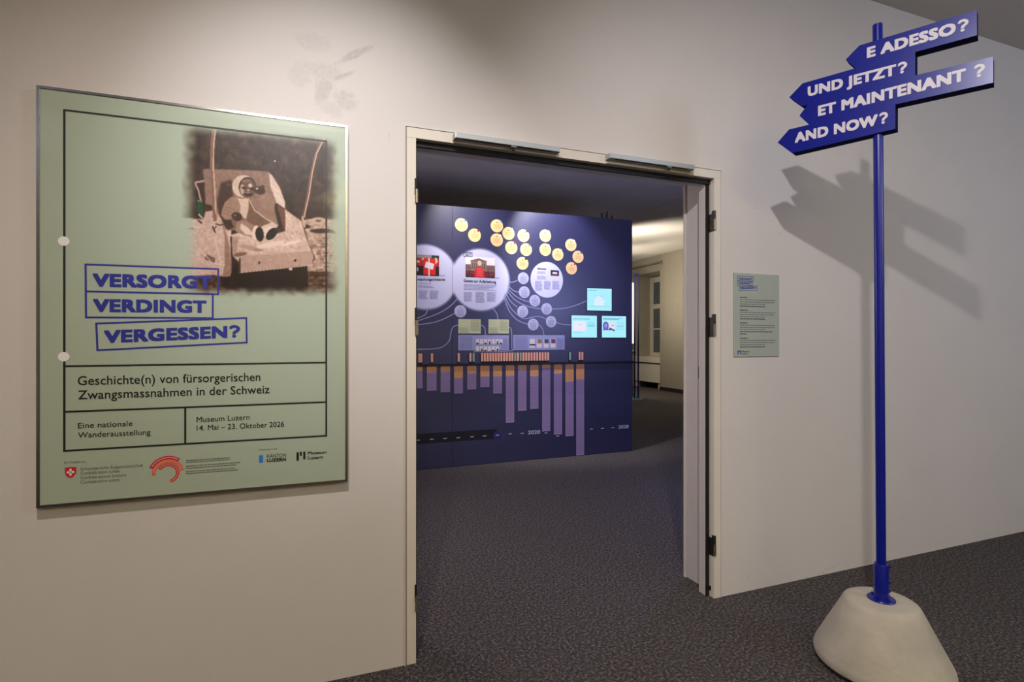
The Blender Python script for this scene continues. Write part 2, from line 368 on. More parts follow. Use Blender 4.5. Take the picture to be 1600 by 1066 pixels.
for y in np.linspace(T, 18, 14):
    wl = [t for t in [0]]; W0 = WW.W(0, 0); 
    # x of the window wall at this depth, in door-wall coordinates
    p0 = M.L(*WW.W(0, 0)[:2]); p1 = M.L(*WW.W(-5, 0)[:2]); xw = p0[0]+(p1[0]-p0[0])/(p1[1]-p0[1])*(y-p0[1])+.05
    xf = fold(y); rows.append([bm.verts.new((xf+(xw-xf)*t, y, z+.035*math.sin(y*1.9+2*t))) if 0 < t < .9 and t > .1 else bm.verts.new((xf+(xw-xf)*t, y, z)) for t, z in prof])
for a, b in zip(rows, rows[1:]):
    for i in range(len(prof)-1): bm.faces.new((a[i], a[i+1], b[i+1], b[i]))
g = bmesh.ops.extrude_face_region(bm, geom=bm.faces[:])
for v in [e for e in g['geom'] if isinstance(e, bmesh.types.BMVert)]: v.co.z += .06
f = bm2('ceiling_vault', bm, mat('vault_plaster', (212, 206, 194), .85, noise=.04, nscale=2.5), smooth=True); infr(f, M); struct(f)
f = box('wall_far', (-7, 17.9, 0), (9, 18.1, 3.6), m_back); infr(f, M); struct(f)
f = box('wall_rear_left', (-7.1, T, 0), (-7, 18, 3.4), m_back); infr(f, M); struct(f)
# window wall, local x runs towards the viewer, niche from the measured edge at 1031
ne = WW.pw(1031.2, 560)[0]; ND = .62; NW = ne-WW.pw(1016.5, 500, ND)[0]
zs = WW.pw(1020, 558.5, .0)[1]; zt = WW.pw(1031, 423)[1]
LL = -6.5
bm = bmesh.new(); WT = 3.45
addbox(bm, (ne, 0, 0), (11.6, ND+.2, WT)); addbox(bm, (LL, 0, 0), (ne-NW, ND+.2, WT)); addbox(bm, (ne-NW, 0, zt), (ne, ND+.2, WT))
addbox(bm, (ne-NW, ND+.06, 0), (ne, ND+.2, zt))
f = bm2('wall_window', bm, m_back); infr(f, WW); struct(f)
bm = bmesh.new(); addbox(bm, (LL, -.02, 0), (ne-NW, -.001, .09)); addbox(bm, (ne, -.02, 0), (11.6, -.001, .09)); addbox(bm, (ne-NW, ND-.15, 0), (ne, ND-.001, .07))
f = bm2('baseboard_window', bm, mat('dark_baseboard', (40, 34, 30), .6)); infr(f, WW); struct(f)
# window in the niche
wn = root('window_1', WW, ne-NW, ND, zs, kind='structure')
m_wf = mat('cream_window_paint', (226, 218, 198), .5)
H_ = zt-zs-.02
def rail(a, b): box('frame_bar', (a[0], -.02, a[1]), (b[0], .05, b[1]), m_wf, wn)
rail((0, 0), (NW, .1)); rail((0, H_-.14), (NW, H_)); rail((0, .1), (.12, H_-.14)); rail((NW-.12, .1), (NW, H_-.14)); rail((NW*.5-.05, .1), (NW*.5+.05, H_-.14))
zb1 = H_*.60; rail((.12, zb1), (NW-.12, zb1+.12)); rail((.12, H_*.335), (NW-.12, H_*.335+.035))
m_pane = mat('evening_pane', (96, 106, 112), .12, spec=.6)
for xa, xb in ((.12, NW/2-.06), (NW/2+.06, NW-.12)):
    for za, zb in ((.1, H_*.335), (H_*.335+.035, zb1), (zb1+.12, H_-.14)):
        box('pane', (xa, .01, za), (xb, .018, zb), m_pane, wn)
o = root('window_sill', WW, ne-NW, 0, 0, 'cream window sill over the radiator cover in the far niche', 'window sill')
box('ledge', (.005, .012, zs-.14), (NW-.005, ND-.03, zs), m_wf, o, .008)
o2 = root('radiator_cover', WW, ne-NW, 0, 0, 'cream radiator cover panel below the far window', 'radiator')
box('front_panel', (.06, .06, .16), (NW-.1, .09, zs-.17), m_wf, o2, .005)
box('support', (.1, .09, .0), (.14, .2, .5), m_wf, o2); box('support', (NW-.2, .09, .0), (NW-.16, .2, .5), m_wf, o2)
# curtain rail over the niche
cr = root('curtain_rail', WW, 0, 0, 0, 'thin curtain rail above the far window niche', 'rail')
xa, za = WW.pw(1032, 411, -.06); bm = bmesh.new(); cyl(bm, (ne-NW-.3, -.06, za), (xa, -.06, za), .012, 10); bm2('rod', bm, m_hinge, cr)
bm = bmesh.new(); bmesh.ops.create_icosphere(bm, subdivisions=2, radius=.03, matrix=Matrix.Translation((xa, -.06, za))); bm2('finial', bm, m_hinge, cr)
for xx in (xa-.05, ne-NW-.2):
    box('bracket', (xx, -.06, za-.015), (xx+.02, 0, za+.005), m_hinge, cr)

# ------------------------------------------------------------------ door frame (door_1)
D = root('door_1', M, 0, 0, 0, 'cream steel frame of the open double doorway', kind='structure')
FD, FP = .04, -.003                       # front rebate depth, frame stands 3 mm proud
def jamb(name, a, b, m=m_frame, bev=.0015): return box(name, a, b, m, D, bev)
jamb('jamb', (fx0+.009, FP, 0), (ox0, FD, oz)); jamb('jamb', (ox1, FP, 0), (fx1-.006, FD, oz))
jamb('header', (fx0+.009, FP, oz), (fx1-.006, FD, fz-.006))
# rear part of the frame: narrower opening, black seal in the corner
rx0, rx1, rz = ox0+.011, ox1-.0175, oz-.018
jamb('jamb', (fx0+.012, FD, 0), (rx0, .084, rz), m_lining); jamb('jamb', (rx1, FD, 0), (fx1-.008, .084, rz), m_lining)
jamb('header', (fx0+.012, FD, rz), (fx1-.008, .084, fz-.008), m_lining)
bm = bmesh.new()
addbox(bm, (ox0, .031, 0), (rx0-.0015, FD-.0005, rz)); addbox(bm, (rx1+.0015, .031, .0), (ox1, FD-.0005, rz)); addbox(bm, (ox0, .024, rz-.003), (ox1, FD-.0005, oz))
bm2('rubber_seal', bm, m_black, D)
# lining of the deep reveal behind the frame
lx0, lx1, lz = ox0-.034, ox1+.034, 2.046
for (a, b) in (((lx0-.006, .085, 0), (lx0, T+.012, lz)), ((lx1, .085, 0), (lx1+.006, T+.012, lz)), ((lx0-.006, .085, lz), (lx1+.006, T+.012, lz+.006))):
    box('lining', a, b, m_lining, D, .002)
bm = bmesh.new(); cyl(bm, (lx1-.002, T+.006, 0), (lx1-.002, T+.006, lz), .010, 20); o = bm2('edge_bead', bm, m_lining, D); smooth_by_angle(o)
bm = bmesh.new(); cyl(bm, (lx0+.002, T+.006, 0), (lx0+.002, T+.006, lz), .010, 20); o = bm2('edge_bead', bm, m_lining, D); smooth_by_angle(o)
# outer metal edge and shadow gap
bm = bmesh.new(); e = .005
addbox(bm, (fx0, -.006, 0), (fx0+e, .004, fz-.0)); addbox(bm, (fx0+e, -.006, fz-e), (fx1-e, .004, fz)); addbox(bm, (fx1-e, -.004, 0), (fx1, .004, fz))
bm2('edge_profile', bm, mat('edge_profile_paint', (214, 206, 198), .35), D)
bm = bmesh.new(); addbox(bm, (fx0+e, -.001, 0), (fx0+.0095, .006, fz-e)); addbox(bm, (fx0+.0095, -.001, fz-.008), (fx1-.006, .006, fz-e)); addbox(bm, (fx1-.008, -.0015, 0), (fx1-e, .006, fz-e))
bm2('shadow_gap', bm, m_gap, D)
# strike slot and floor bolt on the right lining
zz = M.pw(1084.8, 581.8, .17)[1]
box('strike_plate', (lx1-.003, .125, zz-.03), (lx1, .145, zz+.03), m_black, D)
box('floor_bolt_keeper', (lx1-.02, .088, .0), (lx1, .12, .075), m_black, D, .001)
box('bolt_hole', (ox1-.002, .018, .03), (ox1, .038, .05), m_black, D)
def hinge(side, ptop, pbot):
    px = 650.0 if side < 0 else 1115.2
    xj = ox0 if side < 0 else ox1
    z1 = M.pw(px, ptop)[1]; z0 = M.pw(px, pbot)[1]; h = z1-z0
    m = m_hinge if side < 0 else m_hinged
    hg = box('hinge', (xj-.006 if side < 0 else xj-.002, -.005, z0+h*.45), (xj+.002 if side < 0 else xj+.010, .012, z1), m_black if side < 0 else m_hinged, D, .001)
    bm = bmesh.new(); cyl(bm, (xj-side*.001, -.009, z0+.02), (xj-side*.001, -.009, z0+h*.62), .0065, 14); o = bm2('knuckle', bm, m_hinge, hg); smooth_by_angle(o)
    box('leaf_plate', (xj+.0, -.004, z0+.02) if side < 0 else (xj-.0035, -.002, z0+.015), (xj+.006, .02, z0+h*.6) if side < 0 else (xj-.0, .03, z1-.015), m, hg)
    bm = bmesh.new()
    for k in range(3):
        zc = z0+h*(.2+.3*k)
        cyl(bm, (xj-.004 if side > 0 else xj, .016, zc), (xj-.0055 if side > 0 else xj+.0075, .016, zc), .0035, 10)
    bm2('screw', bm, m_hinged, hg)
for a, b in ((279, 326), (481, 532), (913, 962)): hinge(-1, a, b)
for a, b in ((329, 366), (491, 531), (837, 874)): hinge(1, a, b)
# ------------------------------------------------------------------ door closer rails
def rails(pa, pb, lab, lever):
    # pa: top-left front pixel, pb: top-right front pixel
    d = -.042
    x0, z0 = M.pw(*pa, d); x1, _ = M.pw(*pb, d)
    t = root('door_closer_rail', M, x0, FP, z0, lab, 'door closer', 'aluminium closer rails over the doorway')
    L = x1-x0; hh = .020
    box('housing', (0, -.039, -hh), (L, -.001, 0), m_silver, t, .0015)
    box('mounting_plate', (0, -.005, oz+.001-z0), (L, 0, -hh), m_frame, t, .001)
    box('end_cap', (-.004, -.039, -hh-.002), (0, -.001, .001), m_silver, t, .001)
    box('end_cap', (L, -.039, -hh-.002), (L+.004, -.001, .001), m_silver, t, .001)
    box('groove', (.03, -.03, -hh-.0005), (L-.03, -.022, -hh+.001), m_black, t)
    xl = M.pw(*lever, -.025)[0]-x0
    s = box('slider', (xl-.012, -.034, -hh-.004), (xl+.012, -.018, -hh), m_silver, t, .001)
    bm = bmesh.new(); cyl(bm, (xl, -.026, -hh-.016), (xl, -.026, -hh-.003), .006, 14); bm2('pivot_pin', bm, m_black, t)
rails((712.5, 206.5), (874, 227.5), 'silver closer rail above the doorway, left of the two', (802, 231))
rails((954, 239), (1084.5, 258), 'silver closer rail above the doorway, right of the two', (1044, 263))

# ================================================================== POSTER
PD = -.034                                # print plane depth in front of the left wall
fxl, fzt = LW.pw(56.5, 132.5, -.036); fxr = LW.pw(543.3, 195.5, -.036)[0]; fzb = LW.pw(543, 752.8, -.036)[1]
P = root('framed_poster', LW, 0, 0, 0, 'large mint green framed exhibition poster on the left wall', 'poster')
fw = .0085
def mitre(name, pts, m): return prism(name, pts, -.037, -.012, m, P, .0008)
q = [(fxl, fzt), (fxr, fzt), (fxr, fzb), (fxl, fzb)]
qi = [(fxl+fw, fzt-fw), (fxr-fw, fzt-fw), (fxr-fw, fzb+fw), (fxl+fw, fzb+fw)]
for i in range(4):
    j = (i+1) % 4; mitre('frame_profile', [q[i], q[j], qi[j], qi[i]], m_alu)
box('backing', (fxl+.03, -.014, fzb+.03), (fxr-.03, -.002, fzt-.03), m_black, P)
box('sheet', (fxl+fw-.001, -.0335, fzb+fw-.001), (fxr-fw+.001, -.031, fzt-fw+.001), m_mint, P)
box('glazing', (fxl+fw-.0005, -.0362, fzb+fw-.0005), (fxr-fw+.0005, -.0352, fzt-fw+.0005), m_glass, P)
yp = -.0337
def lp(px, py): return LW.pw(px, py, PD)
# --- the sepia photograph on the sheet, painted per vertex (flat print)
x0, z0 = lp(284, 470); x1, z1 = lp(541.2, 470); z1 = lp(541, 200)[1]; z1 = max(z1, fzt-.03)
z1 = lp(284, 176)[1]; z1 = min(z1, fzt-fw-.002); x1 = min(x1, fxr-fw-.001)
nx, nz = 330, 360
X, Z = np.meshgrid(np.linspace(x0, x1, nx), np.linspace(z0, z1, nz))
PX, PY = LW.px(X, Z, PD); CX = ((PX.reshape(nz, nx)-280)*956/260); CY = ((PY.reshape(nz, nx)-180)*1066/290)
def nmap(n, b, amp):   # smooth noise
    n = n*2; amp = amp*.8
    a = blur(rng.normal(size=(nz, nx)), n); return a/a.std()*amp
base = np.zeros((nz, nx, 3)); base[:] = (170, 180, 160)
img = np.zeros((nz, nx, 3)); img[:] = (78, 58, 44)
img += (nmap(1, 1, 5)+nmap(12, 1, 7)+nmap(45, 1, 8))[..., None]*np.array([1, .95, .75])
def paint(mask, c, soft=1, tex=0):
    a = blur(mask.astype(float), soft) if soft else mask.astype(float)
    cc = np.array(c, float)+ (nmap(4, 1, tex)[..., None] if tex else 0)
    img[:] = img*(1-a[..., None])+cc*a[..., None]
def poly(pts, c, soft=1, tex=0): paint(inpoly(CX, CY, pts), c, soft, tex)
def ell(cx, cy, rx, ry, c, soft=1, ang=0, tex=0):
    t = math.radians(ang); u = (CX-cx)*math.cos(t)+(CY-cy)*math.sin(t); v = -(CX-cx)*math.sin(t)+(CY-cy)*math.cos(t)
    paint((u/rx)**2+(v/ry)**2 < 1, c, soft, tex)
def stroke(pts, wd, c, soft=1):
    m = np.zeros(CX.shape, bool)
    for (ax, ay), (bx, by) in zip(pts, pts[1:]):
        dx, dy = bx-ax, by-ay; t = np.clip(((CX-ax)*dx+(CY-ay)*dy)/(dx*dx+dy*dy), 0, 1); m |= np.hypot(CX-ax-t*dx, CY-ay-t*dy) < wd/2
    paint(m, c, soft)
poly([(0, 595), (300, 600), (300, 1100), (0, 1100)], (212, 190, 180), 3, 9)
poly([(690, 605), (760, 595), (800, 590), (960, 610), (960, 900), (690, 900)], (196, 174, 160), 3, 14)
ell(800, 607, 45, 20, (205, 186, 172), 2); ell(820, 665, 70, 13, (84, 60, 50), 3); ell(900, 672, 40, 8, (100, 76, 64), 3); ell(730, 640, 25, 10, (70, 50, 42), 3)
ell(60, 652, 28, 5, (120, 96, 84), 2); ell(800, 607, 18, 7, (140, 116, 104), 1)
for k in range(26): ell(rng.uniform(740, 900), rng.uniform(700, 900), rng.uniform(6, 24), rng.uniform(3, 8), (150, 126, 112), 2)
for k in range(10): ell(rng.uniform(40, 130), rng.uniform(680, 900), rng.uniform(5, 20), rng.uniform(3, 8), (180, 156, 144), 2)
poly([(0, 930), (240, 915), (300, 890), (960, 905), (960, 1100), (0, 1100)], (96, 68, 52), 6, 14)
for k in range(40): ell(rng.uniform(740, 900), rng.uniform(930, 1020), rng.uniform(5, 18), rng.uniform(3, 7), tuple(np.array((150, 118, 98))*rng.uniform(.6, 1.1)), 2)
poly([(240, 900), (350, 850), (735, 860), (742, 1010), (330, 1015), (240, 980)], (52, 33, 26), 4, 4)
# pram seat back
poly([(135, 312), (160, 308), (440, 318), (515, 325), (560, 400), (610, 500), (612, 560), (560, 660), (240, 660), (190, 520), (150, 510), (146, 400)], (158, 132, 118), 2, 5)
poly([(240, 390), (300, 370), (330, 640), (280, 660), (240, 620), (215, 500)], (86, 62, 48), 8, 5)
poly([(515, 330), (535, 345), (580, 420), (608, 500), (608, 540), (590, 530), (540, 500), (560, 505), (524, 410)], (222, 206, 194), 2, 5)
poly([(500, 510), (560, 505), (610, 540), (625, 660), (560, 650), (520, 600)], (66, 42, 32), 3, 4)
poly([(560, 512), (612, 545), (628, 655), (600, 660)], (128, 92, 72), 2, 4)
poly([(608, 540), (690, 600), (715, 640), (745, 760), (770, 800), (720, 790), (610, 700)], (218, 198, 186), 2, 8)
stroke([(705, 600), (720, 660), (745, 745), (778, 822), (760, 850)], 8, (120, 86, 74), 1)
poly([(285, 690), (340, 675), (420, 690), (560, 680), (640, 655), (710, 660), (745, 740), (765, 800), (350, 850), (310, 810), (290, 760)], (214, 193, 182), 3, 8)
poly([(300, 700), (340, 700), (330, 800), (310, 810)], (186, 160, 148), 4, 6)
ell(520, 745, 90, 16, (232, 216, 206), 5, -12); ell(400, 760, 60, 12, (190, 166, 154), 4, 10); ell(640, 735, 60, 9, (238, 222, 212), 4, -15); ell(350, 800, 40, 12, (140, 112, 98), 5, -10)
ell(450, 775, 30, 7, (170, 146, 132), 3)
# front board
poly([(345, 822), (375, 808), (755, 780), (768, 795), (766, 860), (345, 905)], (196, 172, 160), 1, 4)
poly([(345, 822), (352, 822), (352, 905), (345, 905)], (80, 56, 46), 1)
stroke([(350, 905), (766, 862)], 4, (226, 208, 196), 1)
ell(460, 848, 7, 7, (70, 50, 42), 1); ell(667, 834, 7, 7, (70, 50, 42), 1); ell(640, 884, 12, 8, (225, 208, 200), 1)
# left side panel
poly([(60, 700), (128, 640), (150, 555), (200, 545), (240, 590), (280, 690), (296, 790), (302, 890), (292, 925), (225, 925), (160, 900), (70, 870)], (208, 186, 176), 2, 7)
poly([(240, 590), (262, 650), (290, 760), (300, 890), (290, 925), (250, 930), (262, 840), (262, 700)], (168, 138, 124), 2, 6)
poly([(145, 812), (205, 836), (205, 850), (150, 830)], (130, 104, 92), 1); poly([(160, 800), (208, 822), (204, 846), (148, 824)], (140, 114, 102), 1)
stroke([(110, 760), (190, 850), (262, 862)], 4, (232, 214, 206), 1); stroke([(200, 700), (240, 860)], 5, (226, 208, 200), 2)
stroke([(298, 700), (305, 900)], 8, (74, 50, 42), 2)
stroke([(210, 625), (235, 632), (255, 628)], 8, (100, 76, 66), 1); stroke([(192, 640), (206, 672)], 7, (66, 46, 38), 1); stroke([(212, 640), (196, 662)], 5, (66, 46, 38), 1)
stroke([(110, 605), (128, 620)], 9, (100, 60, 50), 1)
# hood stays
stroke([(206, 50), (190, 150), (187, 300), (196, 450), (205, 600)], 22, (150, 120, 104), 1)
stroke([(210, 80), (199, 160), (196, 300), (206, 450), (210, 560)], 8, (214, 190, 172), 1)
stroke([(845, 105), (822, 140), (785, 225), (760, 330), (742, 450), (715, 585)], 16, (140, 110, 94), 1)
stroke([(848, 105), (790, 220), (765, 330), (748, 450), (718, 585)], 6, (222, 198, 180), 1)
stroke([(708, 585), (712, 610), (720, 640)], 12, (206, 186, 172), 1)
stroke([(740, 378), (790, 386), (830, 405)], 2.5, (150, 128, 112), 1)
# baby
poly([(320, 470), (400, 478), (500, 462), (545, 500), (548, 620), (480, 640), (440, 690), (380, 690), (320, 660), (300, 610), (330, 560)], (140, 112, 94), 2, 4)
for k in range(7): stroke([(385, 530+k*13), (430, 540+k*13), (480, 528+k*14)], 3, (118, 92, 76), 1)
poly([(245, 545), (262, 500), (300, 468), (345, 468), (360, 540), (340, 575), (310, 600), (262, 600), (240, 575)], (172, 146, 130), 2, 4)
for k in range(5): stroke([(252+6*k, 560-18*k), (300, 580-22*k)], 3, (146, 120, 106), 1)
poly([(335, 478), (400, 478), (400, 530), (384, 600), (345, 572), (352, 520)], (214, 194, 180), 2, 4)
poly([(408, 480), (500, 462), (545, 500), (552, 560), (572, 640), (500, 600), (450, 560)], (164, 136, 120), 2, 4)
stroke([(400, 480), (432, 545), (490, 590), (566, 635)], 6, (216, 196, 180), 1)
poly([(455, 470), (500, 440), (545, 485), (552, 520), (520, 542), (480, 530)], (168, 142, 126), 2, 4)
poly([(330, 612), (380, 600), (450, 650), (440, 710), (380, 690), (320, 665)], (170, 144, 128), 2, 4)
poly([(355, 620), (400, 650), (430, 690), (380, 685), (350, 650)], (226, 208, 196), 3)
poly([(470, 640), (540, 612), (566, 640), (520, 690), (490, 690)], (218, 198, 186), 2)
ell(438, 675, 20, 42, (230, 214, 202), 1, 8); ell(512, 668, 36, 26, (230, 214, 202), 1, -35)
ell(462, 684, 24, 41, (54, 38, 32), 1, -6); ell(531, 682, 24, 42, (54, 38, 32), 1, 40)
ell(368, 408, 64, 64, (216, 198, 184), 1, 0, 5); ell(392, 414, 50, 58, (60, 42, 34), 1); ell(394, 418, 45, 54, (126, 98, 84), 1, 0, 6)
ell(362, 425, 12, 30, (200, 176, 160), 3); ell(408, 404, 12, 11, (222, 204, 190), 2); ell(372, 418, 14, 6, (52, 36, 30), 2); ell(420, 424, 13, 6, (52, 36, 30), 2)
ell(397, 432, 8, 7, (196, 172, 156), 2); ell(398, 456, 24, 8, (62, 42, 36), 2); ell(396, 446, 15, 3, (180, 156, 140), 1); ell(384, 378, 26, 10, (150, 124, 108), 3)
ell(462, 432, 34, 22, (84, 60, 50), 2, 15); ell(447, 422, 8, 6, (210, 190, 176), 1); ell(478, 412, 14, 10, (100, 74, 62), 1)
ell(331, 582, 31, 25, (84, 62, 52), 1, 20); ell(320, 575, 8, 5, (150, 124, 110), 1)
# suspended tag
stroke([(92, 392), (110, 430), (126, 500)], 10, (196, 172, 160), 1); stroke([(95, 386), (140, 378)], 12, (196, 172, 160), 1)
poly([(106, 490), (118, 484), (132, 510), (133, 568), (122, 575), (108, 560)], (28, 104, 66), 1); ell(112, 492, 5, 4, (190, 220, 200), 1)
stroke([(112, 570), (135, 592)], 8, (220, 200, 190), 1)
for k in range(90): ell(rng.uniform(150, 840), rng.uniform(90, 560), 2.2, 2.2, (150, 126, 100), 0)
ell(550, 264, 5, 5, (225, 210, 190), 0)
# vignetted edge into the paper
def ss(t): t = np.clip(t, 0, 1); return t*t*(3-2*t)
wob = nmap(30, 1, 6)
top = 70+.088*(CX-20)
al = ss((CX-5+wob)/110)*ss((930-CX+wob)/105)*ss((CY-top+30+wob*.5)/80)*ss((1050+wob-CY)/75)
lowfade = np.where(CY > 590, ss((CX-10+wob)/120), 1); al *= lowfade
img = 255*(np.clip(img, 0, 255)/255)**1.28*np.array([.97, .94, .92])
rgb = base*(1-al[..., None])+img*al[..., None]
m_print = vmat('sepia_print', .42, .3)
color_grid('photograph', x0, x1, z0, z1, nx, nz, yp+.0001, rgb, m_print, P)
# --- line work
bm = bmesh.new(); yl = yp-.0002
TL = lp(100.5, 173.5); TR = lp(509.8, 219.5); BR = lp(509.8, 681); BL = lp(102.3, 705); xl = TL[0]; xr = TR[0]; zt_ = (TL[1]+TR[1])/2; zb_ = (BL[1]+BR[1])/2
LWd = .0062
frame_lines(bm, [(xl, zt_), (xr, zt_), (xr, zb_), (xl, zb_)], LWd, yl)
zA = (lp(102, 573)[1]+lp(509.8, 566.3)[1])/2; zB = (lp(102, 644.4)[1]+lp(509.8, 628)[1])/2; xm = lp(289.5, 660)[0]
ribbon(bm, [(xl, zA), (xr, zA)], LWd, yl-.0001); ribbon(bm, [(xl, zB), (xr, zB)], LWd, yl-.0001); ribbon(bm, [(xm, zB), (xm, zb_)], LWd, yl-.0002)
bm2('border_lines', bm, m_ink, P)
for py in (377, 557.5):
    c = lp(99.8, py); prism('punch_hole', disc_pts(c[0], c[1], .0145, 32), yl-.0012, yl-.0006, m_white, P)
bm = bmesh.new()
for k, qd in enumerate(([(133.8, 413.2), (341, 420.6), (341, 460), (134.2, 455.5)], [(134.2, 455.5), (332.5, 459.5), (332.5, 497.3), (134.5, 496)], [(150.5, 505.7), (384.9, 497), (385.6, 535.3), (152.3, 547.5)])):
    frame_lines(bm, [lp(*c) for c in qd], .0056, yl-.0004-.0001*k)
bm2('title_boxes', bm, m_inkblue, P)
yt = yl-.0006
def pt(s, pl, pr, top, m=m_ink, off=0): return text('lettering', s, LW, pl, pr, top, yt, m, P, off, d=PD)
pt('VERSORGT', (144.6, 448.3), (331.5, 451.3), 427.3, m_inkblue, .045)
pt('VERDINGT', (145.4, 487.6), (322.8, 489.2), 467, m_inkblue, .045)
pt('VERGESSEN?', (162.3, 536.6), (375.2, 527.2), 516.5, m_inkblue, .045)
pt('Geschichte(n) von fürsorgerischen', (121.5, 602.2), (406.8, 595.3), 588, off=.008)
pt('Zwangsmassnahmen in der Schweiz', (122.3, 624.3), (421.2, 614.6), 610.4, off=.008)
pt('Eine nationale', (121.9, 669.6), (207.2, 665.7), 661, off=.006); pt('Wanderausstellung', (121.9, 684.3), (235.4, 679.3), 675.6, off=.006)
pt('Museum Luzern', (307.2, 660), (390, 656), 651.6, off=.006); pt('14. Mai – 23. Oktober 2026', (307.2, 673.2), (444, 666.7), 664.8, off=.006)
pt('Ein Projekt von', (100.6, 724.6), (134.6, 722.8), 721.2, m_greyink)
for s, a, b, c in (('Schweizerische Eidgenossenschaft', (125.8, 735.4), (224, 729.3), 730.6), ('Confédération suisse', (125.8, 742.2), (186.8, 738.2), 737.4),
                   ('Confederazione Svizzera', (125.8, 749.1), (197.3, 744.4), 744.3), ('Confederaziun svizra', (125.8, 756), (186.8, 751.9), 751.2)): pt(s, a, b, c, m_greyink)
pt('Präsentiert von', (404.3, 704.4), (433, 702.6), 701.6, m_greyink)
pt('KANTON', (417, 715.6), (447, 714), 710.2, off=.0); pt('LUZERN', (417, 722.3), (447, 720.4), 717, off=.04)
pt('Museum', (481, 710.6), (510.6, 708.9), 705.8, off=.02); pt('Luzern', (481, 718.2), (504.6, 716.6), 713.2, off=.02)
def quadpx(bm, x0, y0, x1, y1, y=None, fr=LW, d=PD):
    a = fr.pw(x0, y0, d); b = fr.pw(x1, y0, d); c = fr.pw(x1, y1, d); e_ = fr.pw(x0, y1, d); zt0 = (a[1]+b[1])/2; zb0 = (c[1]+e_[1])/2
    v = [bm.verts.new(p) for p in ((a[0], y, zb0), (b[0], y, zb0), (b[0], y, zt0), (a[0], y, zt0))]; bm.faces.new(v)
bm = bmesh.new()
for r_ in ((463.3, 707, 467, 720), (468.6, 705.9, 471.6, 712.6), (473.8, 705.8, 477.2, 718)): quadpx(bm, *r_, y=yt)
a = lp(467, 706); b = lp(471.6, 706); c = lp(474.5, 712)
bm2('museum_emblem', bm, m_ink, P)
bm = bmesh.new(); quadpx(bm, 404.8, 711.5, 411, 722.8, y=yt); bm2('blue_emblem', bm, mat('bright_blue_ink', (30, 120, 205), .5), P)
sx0, sz1 = lp(101.3, 731.2); sx1, sz0 = lp(119.3, 746.5); sw = sx1-sx0; sh = sz1-sz0
shield = [(0, 1), (.25, 1.03), (.5, 1.05), (.75, 1.03), (1, 1), (1, .55), (.93, .33), (.78, .14), (.5, 0), (.22, .14), (.07, .33), (0, .55)]
m_red = mat('red_ink', (198, 34, 38), .5)
prism('swiss_shield', [(sx0+sw*u, sz0+sh*v) for u, v in shield], yt, yt+.0003, m_red, P)
bm = bmesh.new(); cx, cz = sx0+sw/2, sz0+sh*.55
addbox(bm, (cx-sw*.32, yt-.0004, cz-sh*.09), (cx+sw*.32, yt-.0001, cz+sh*.09)); addbox(bm, (cx-sw*.09, yt-.0004, cz-sh*.32), (cx+sw*.09, yt-.0001, cz+sh*.32)); bm2('white_cross', bm, m_white, P)
ac = lp(262.5, 739.5); k_ = lp(263, 715)[1]-lp(263, 740)[1]; u_ = k_/25
def arc(r, w_, a0, a1, m, name='arc_emblem'):
    bm = bmesh.new(); ribbon(bm, [(ac[0]+r*u_*math.cos(math.radians(t)), ac[1]+r*u_*math.sin(math.radians(t))) for t in np.linspace(a0, a1, 30)], w_*u_, yt); bm2(name, bm, m, P)
    bm = bmesh.new()
    for t in np.linspace(a0-6, a1+6, int(abs(a0-a1)*r/80)+3):
        t1 = t-(3.5*60/r/4)
        ribbon(bm, [(ac[0]+r*u_*math.cos(math.radians(q_)), ac[1]+r*u_*math.sin(math.radians(q_))) for q_ in (t, t1)], w_*u_*.28, yt-.0002)
    bm2('arc_print', bm, mat('pink_ink', (235, 170, 150), .5), P)
arc(24.5, 5, 158, 52, mat('magenta_ink', (190, 36, 66), .5)); arc(19, 4.6, 185, 8, mat('orange_ink', (226, 84, 44), .5)); arc(13.2, 4.4, 150, -78, m_red)
bm = bmesh.new()
for i, (yy, xe) in enumerate(((720.5, 359.5), (723.4, 361), (729.3, 375.5), (732.6, 370), (737.8, 367.5), (741, 372))):
    a = lp(290.6, yy); b = lp(xe, yy-3.5); c = 0
    words(bm, a[0], b[0], lp(290.6, yy)[1], .0028, yt, i)
o = bm2('fine_print', bm, m_greyink, P)

# ================================================================== SMALL PLACARD
pl0, plz1 = M.pw(1147, 426, -.006); pl1 = M.pw(1217.5, 430, -.006)[0]; plz0 = M.pw(1147, 557.8, -.006)[1]
Q = root('text_placard', M, 0, 0, 0, 'small grey-green text placard on the wall right of the doorway', 'placard')
box('board', (pl0, -.006, plz0), (pl1, -.0008, plz1), m_mint2, Q, .0006)
yq = -.0064
m_bq = mat('faded_blue_ink', (62, 84, 150), .6)
bm = bmesh.new()
def mp_(x, y): return M.pw(1130+x/6.267, 410+y/6.271, -.006)
for qd in ([(140, 134), (296, 142), (296, 186), (140, 180)], [(140, 184), (288, 190), (288, 228), (140, 226)], [(152, 238), (330, 232), (330, 272), (152, 278)]):
    frame_lines(bm, [mp_(*c) for c in qd], .0026, yq)
bm2('title_boxes', bm, m_bq, Q)
def qt(s, a, b, top, m=m_bq, off=.045): return text('lettering', s, M, (1130+a[0]/6.267, 410+a[1]/6.271), (1130+b[0]/6.267, 410+b[1]/6.271), 410+top/6.271, yq-.0002, m, Q, off, d=-.006)
qt('VERSORGT', (150, 172), (288, 176), 150); qt('VERDINGT', (150, 216), (278, 218), 194); qt('VERGESSEN?', (163, 266), (322, 260), 244)
m_dk = mat('dark_grey_ink', (70, 78, 74), .6); m_lg = mat('light_grey_ink', (120, 128, 120), .6)
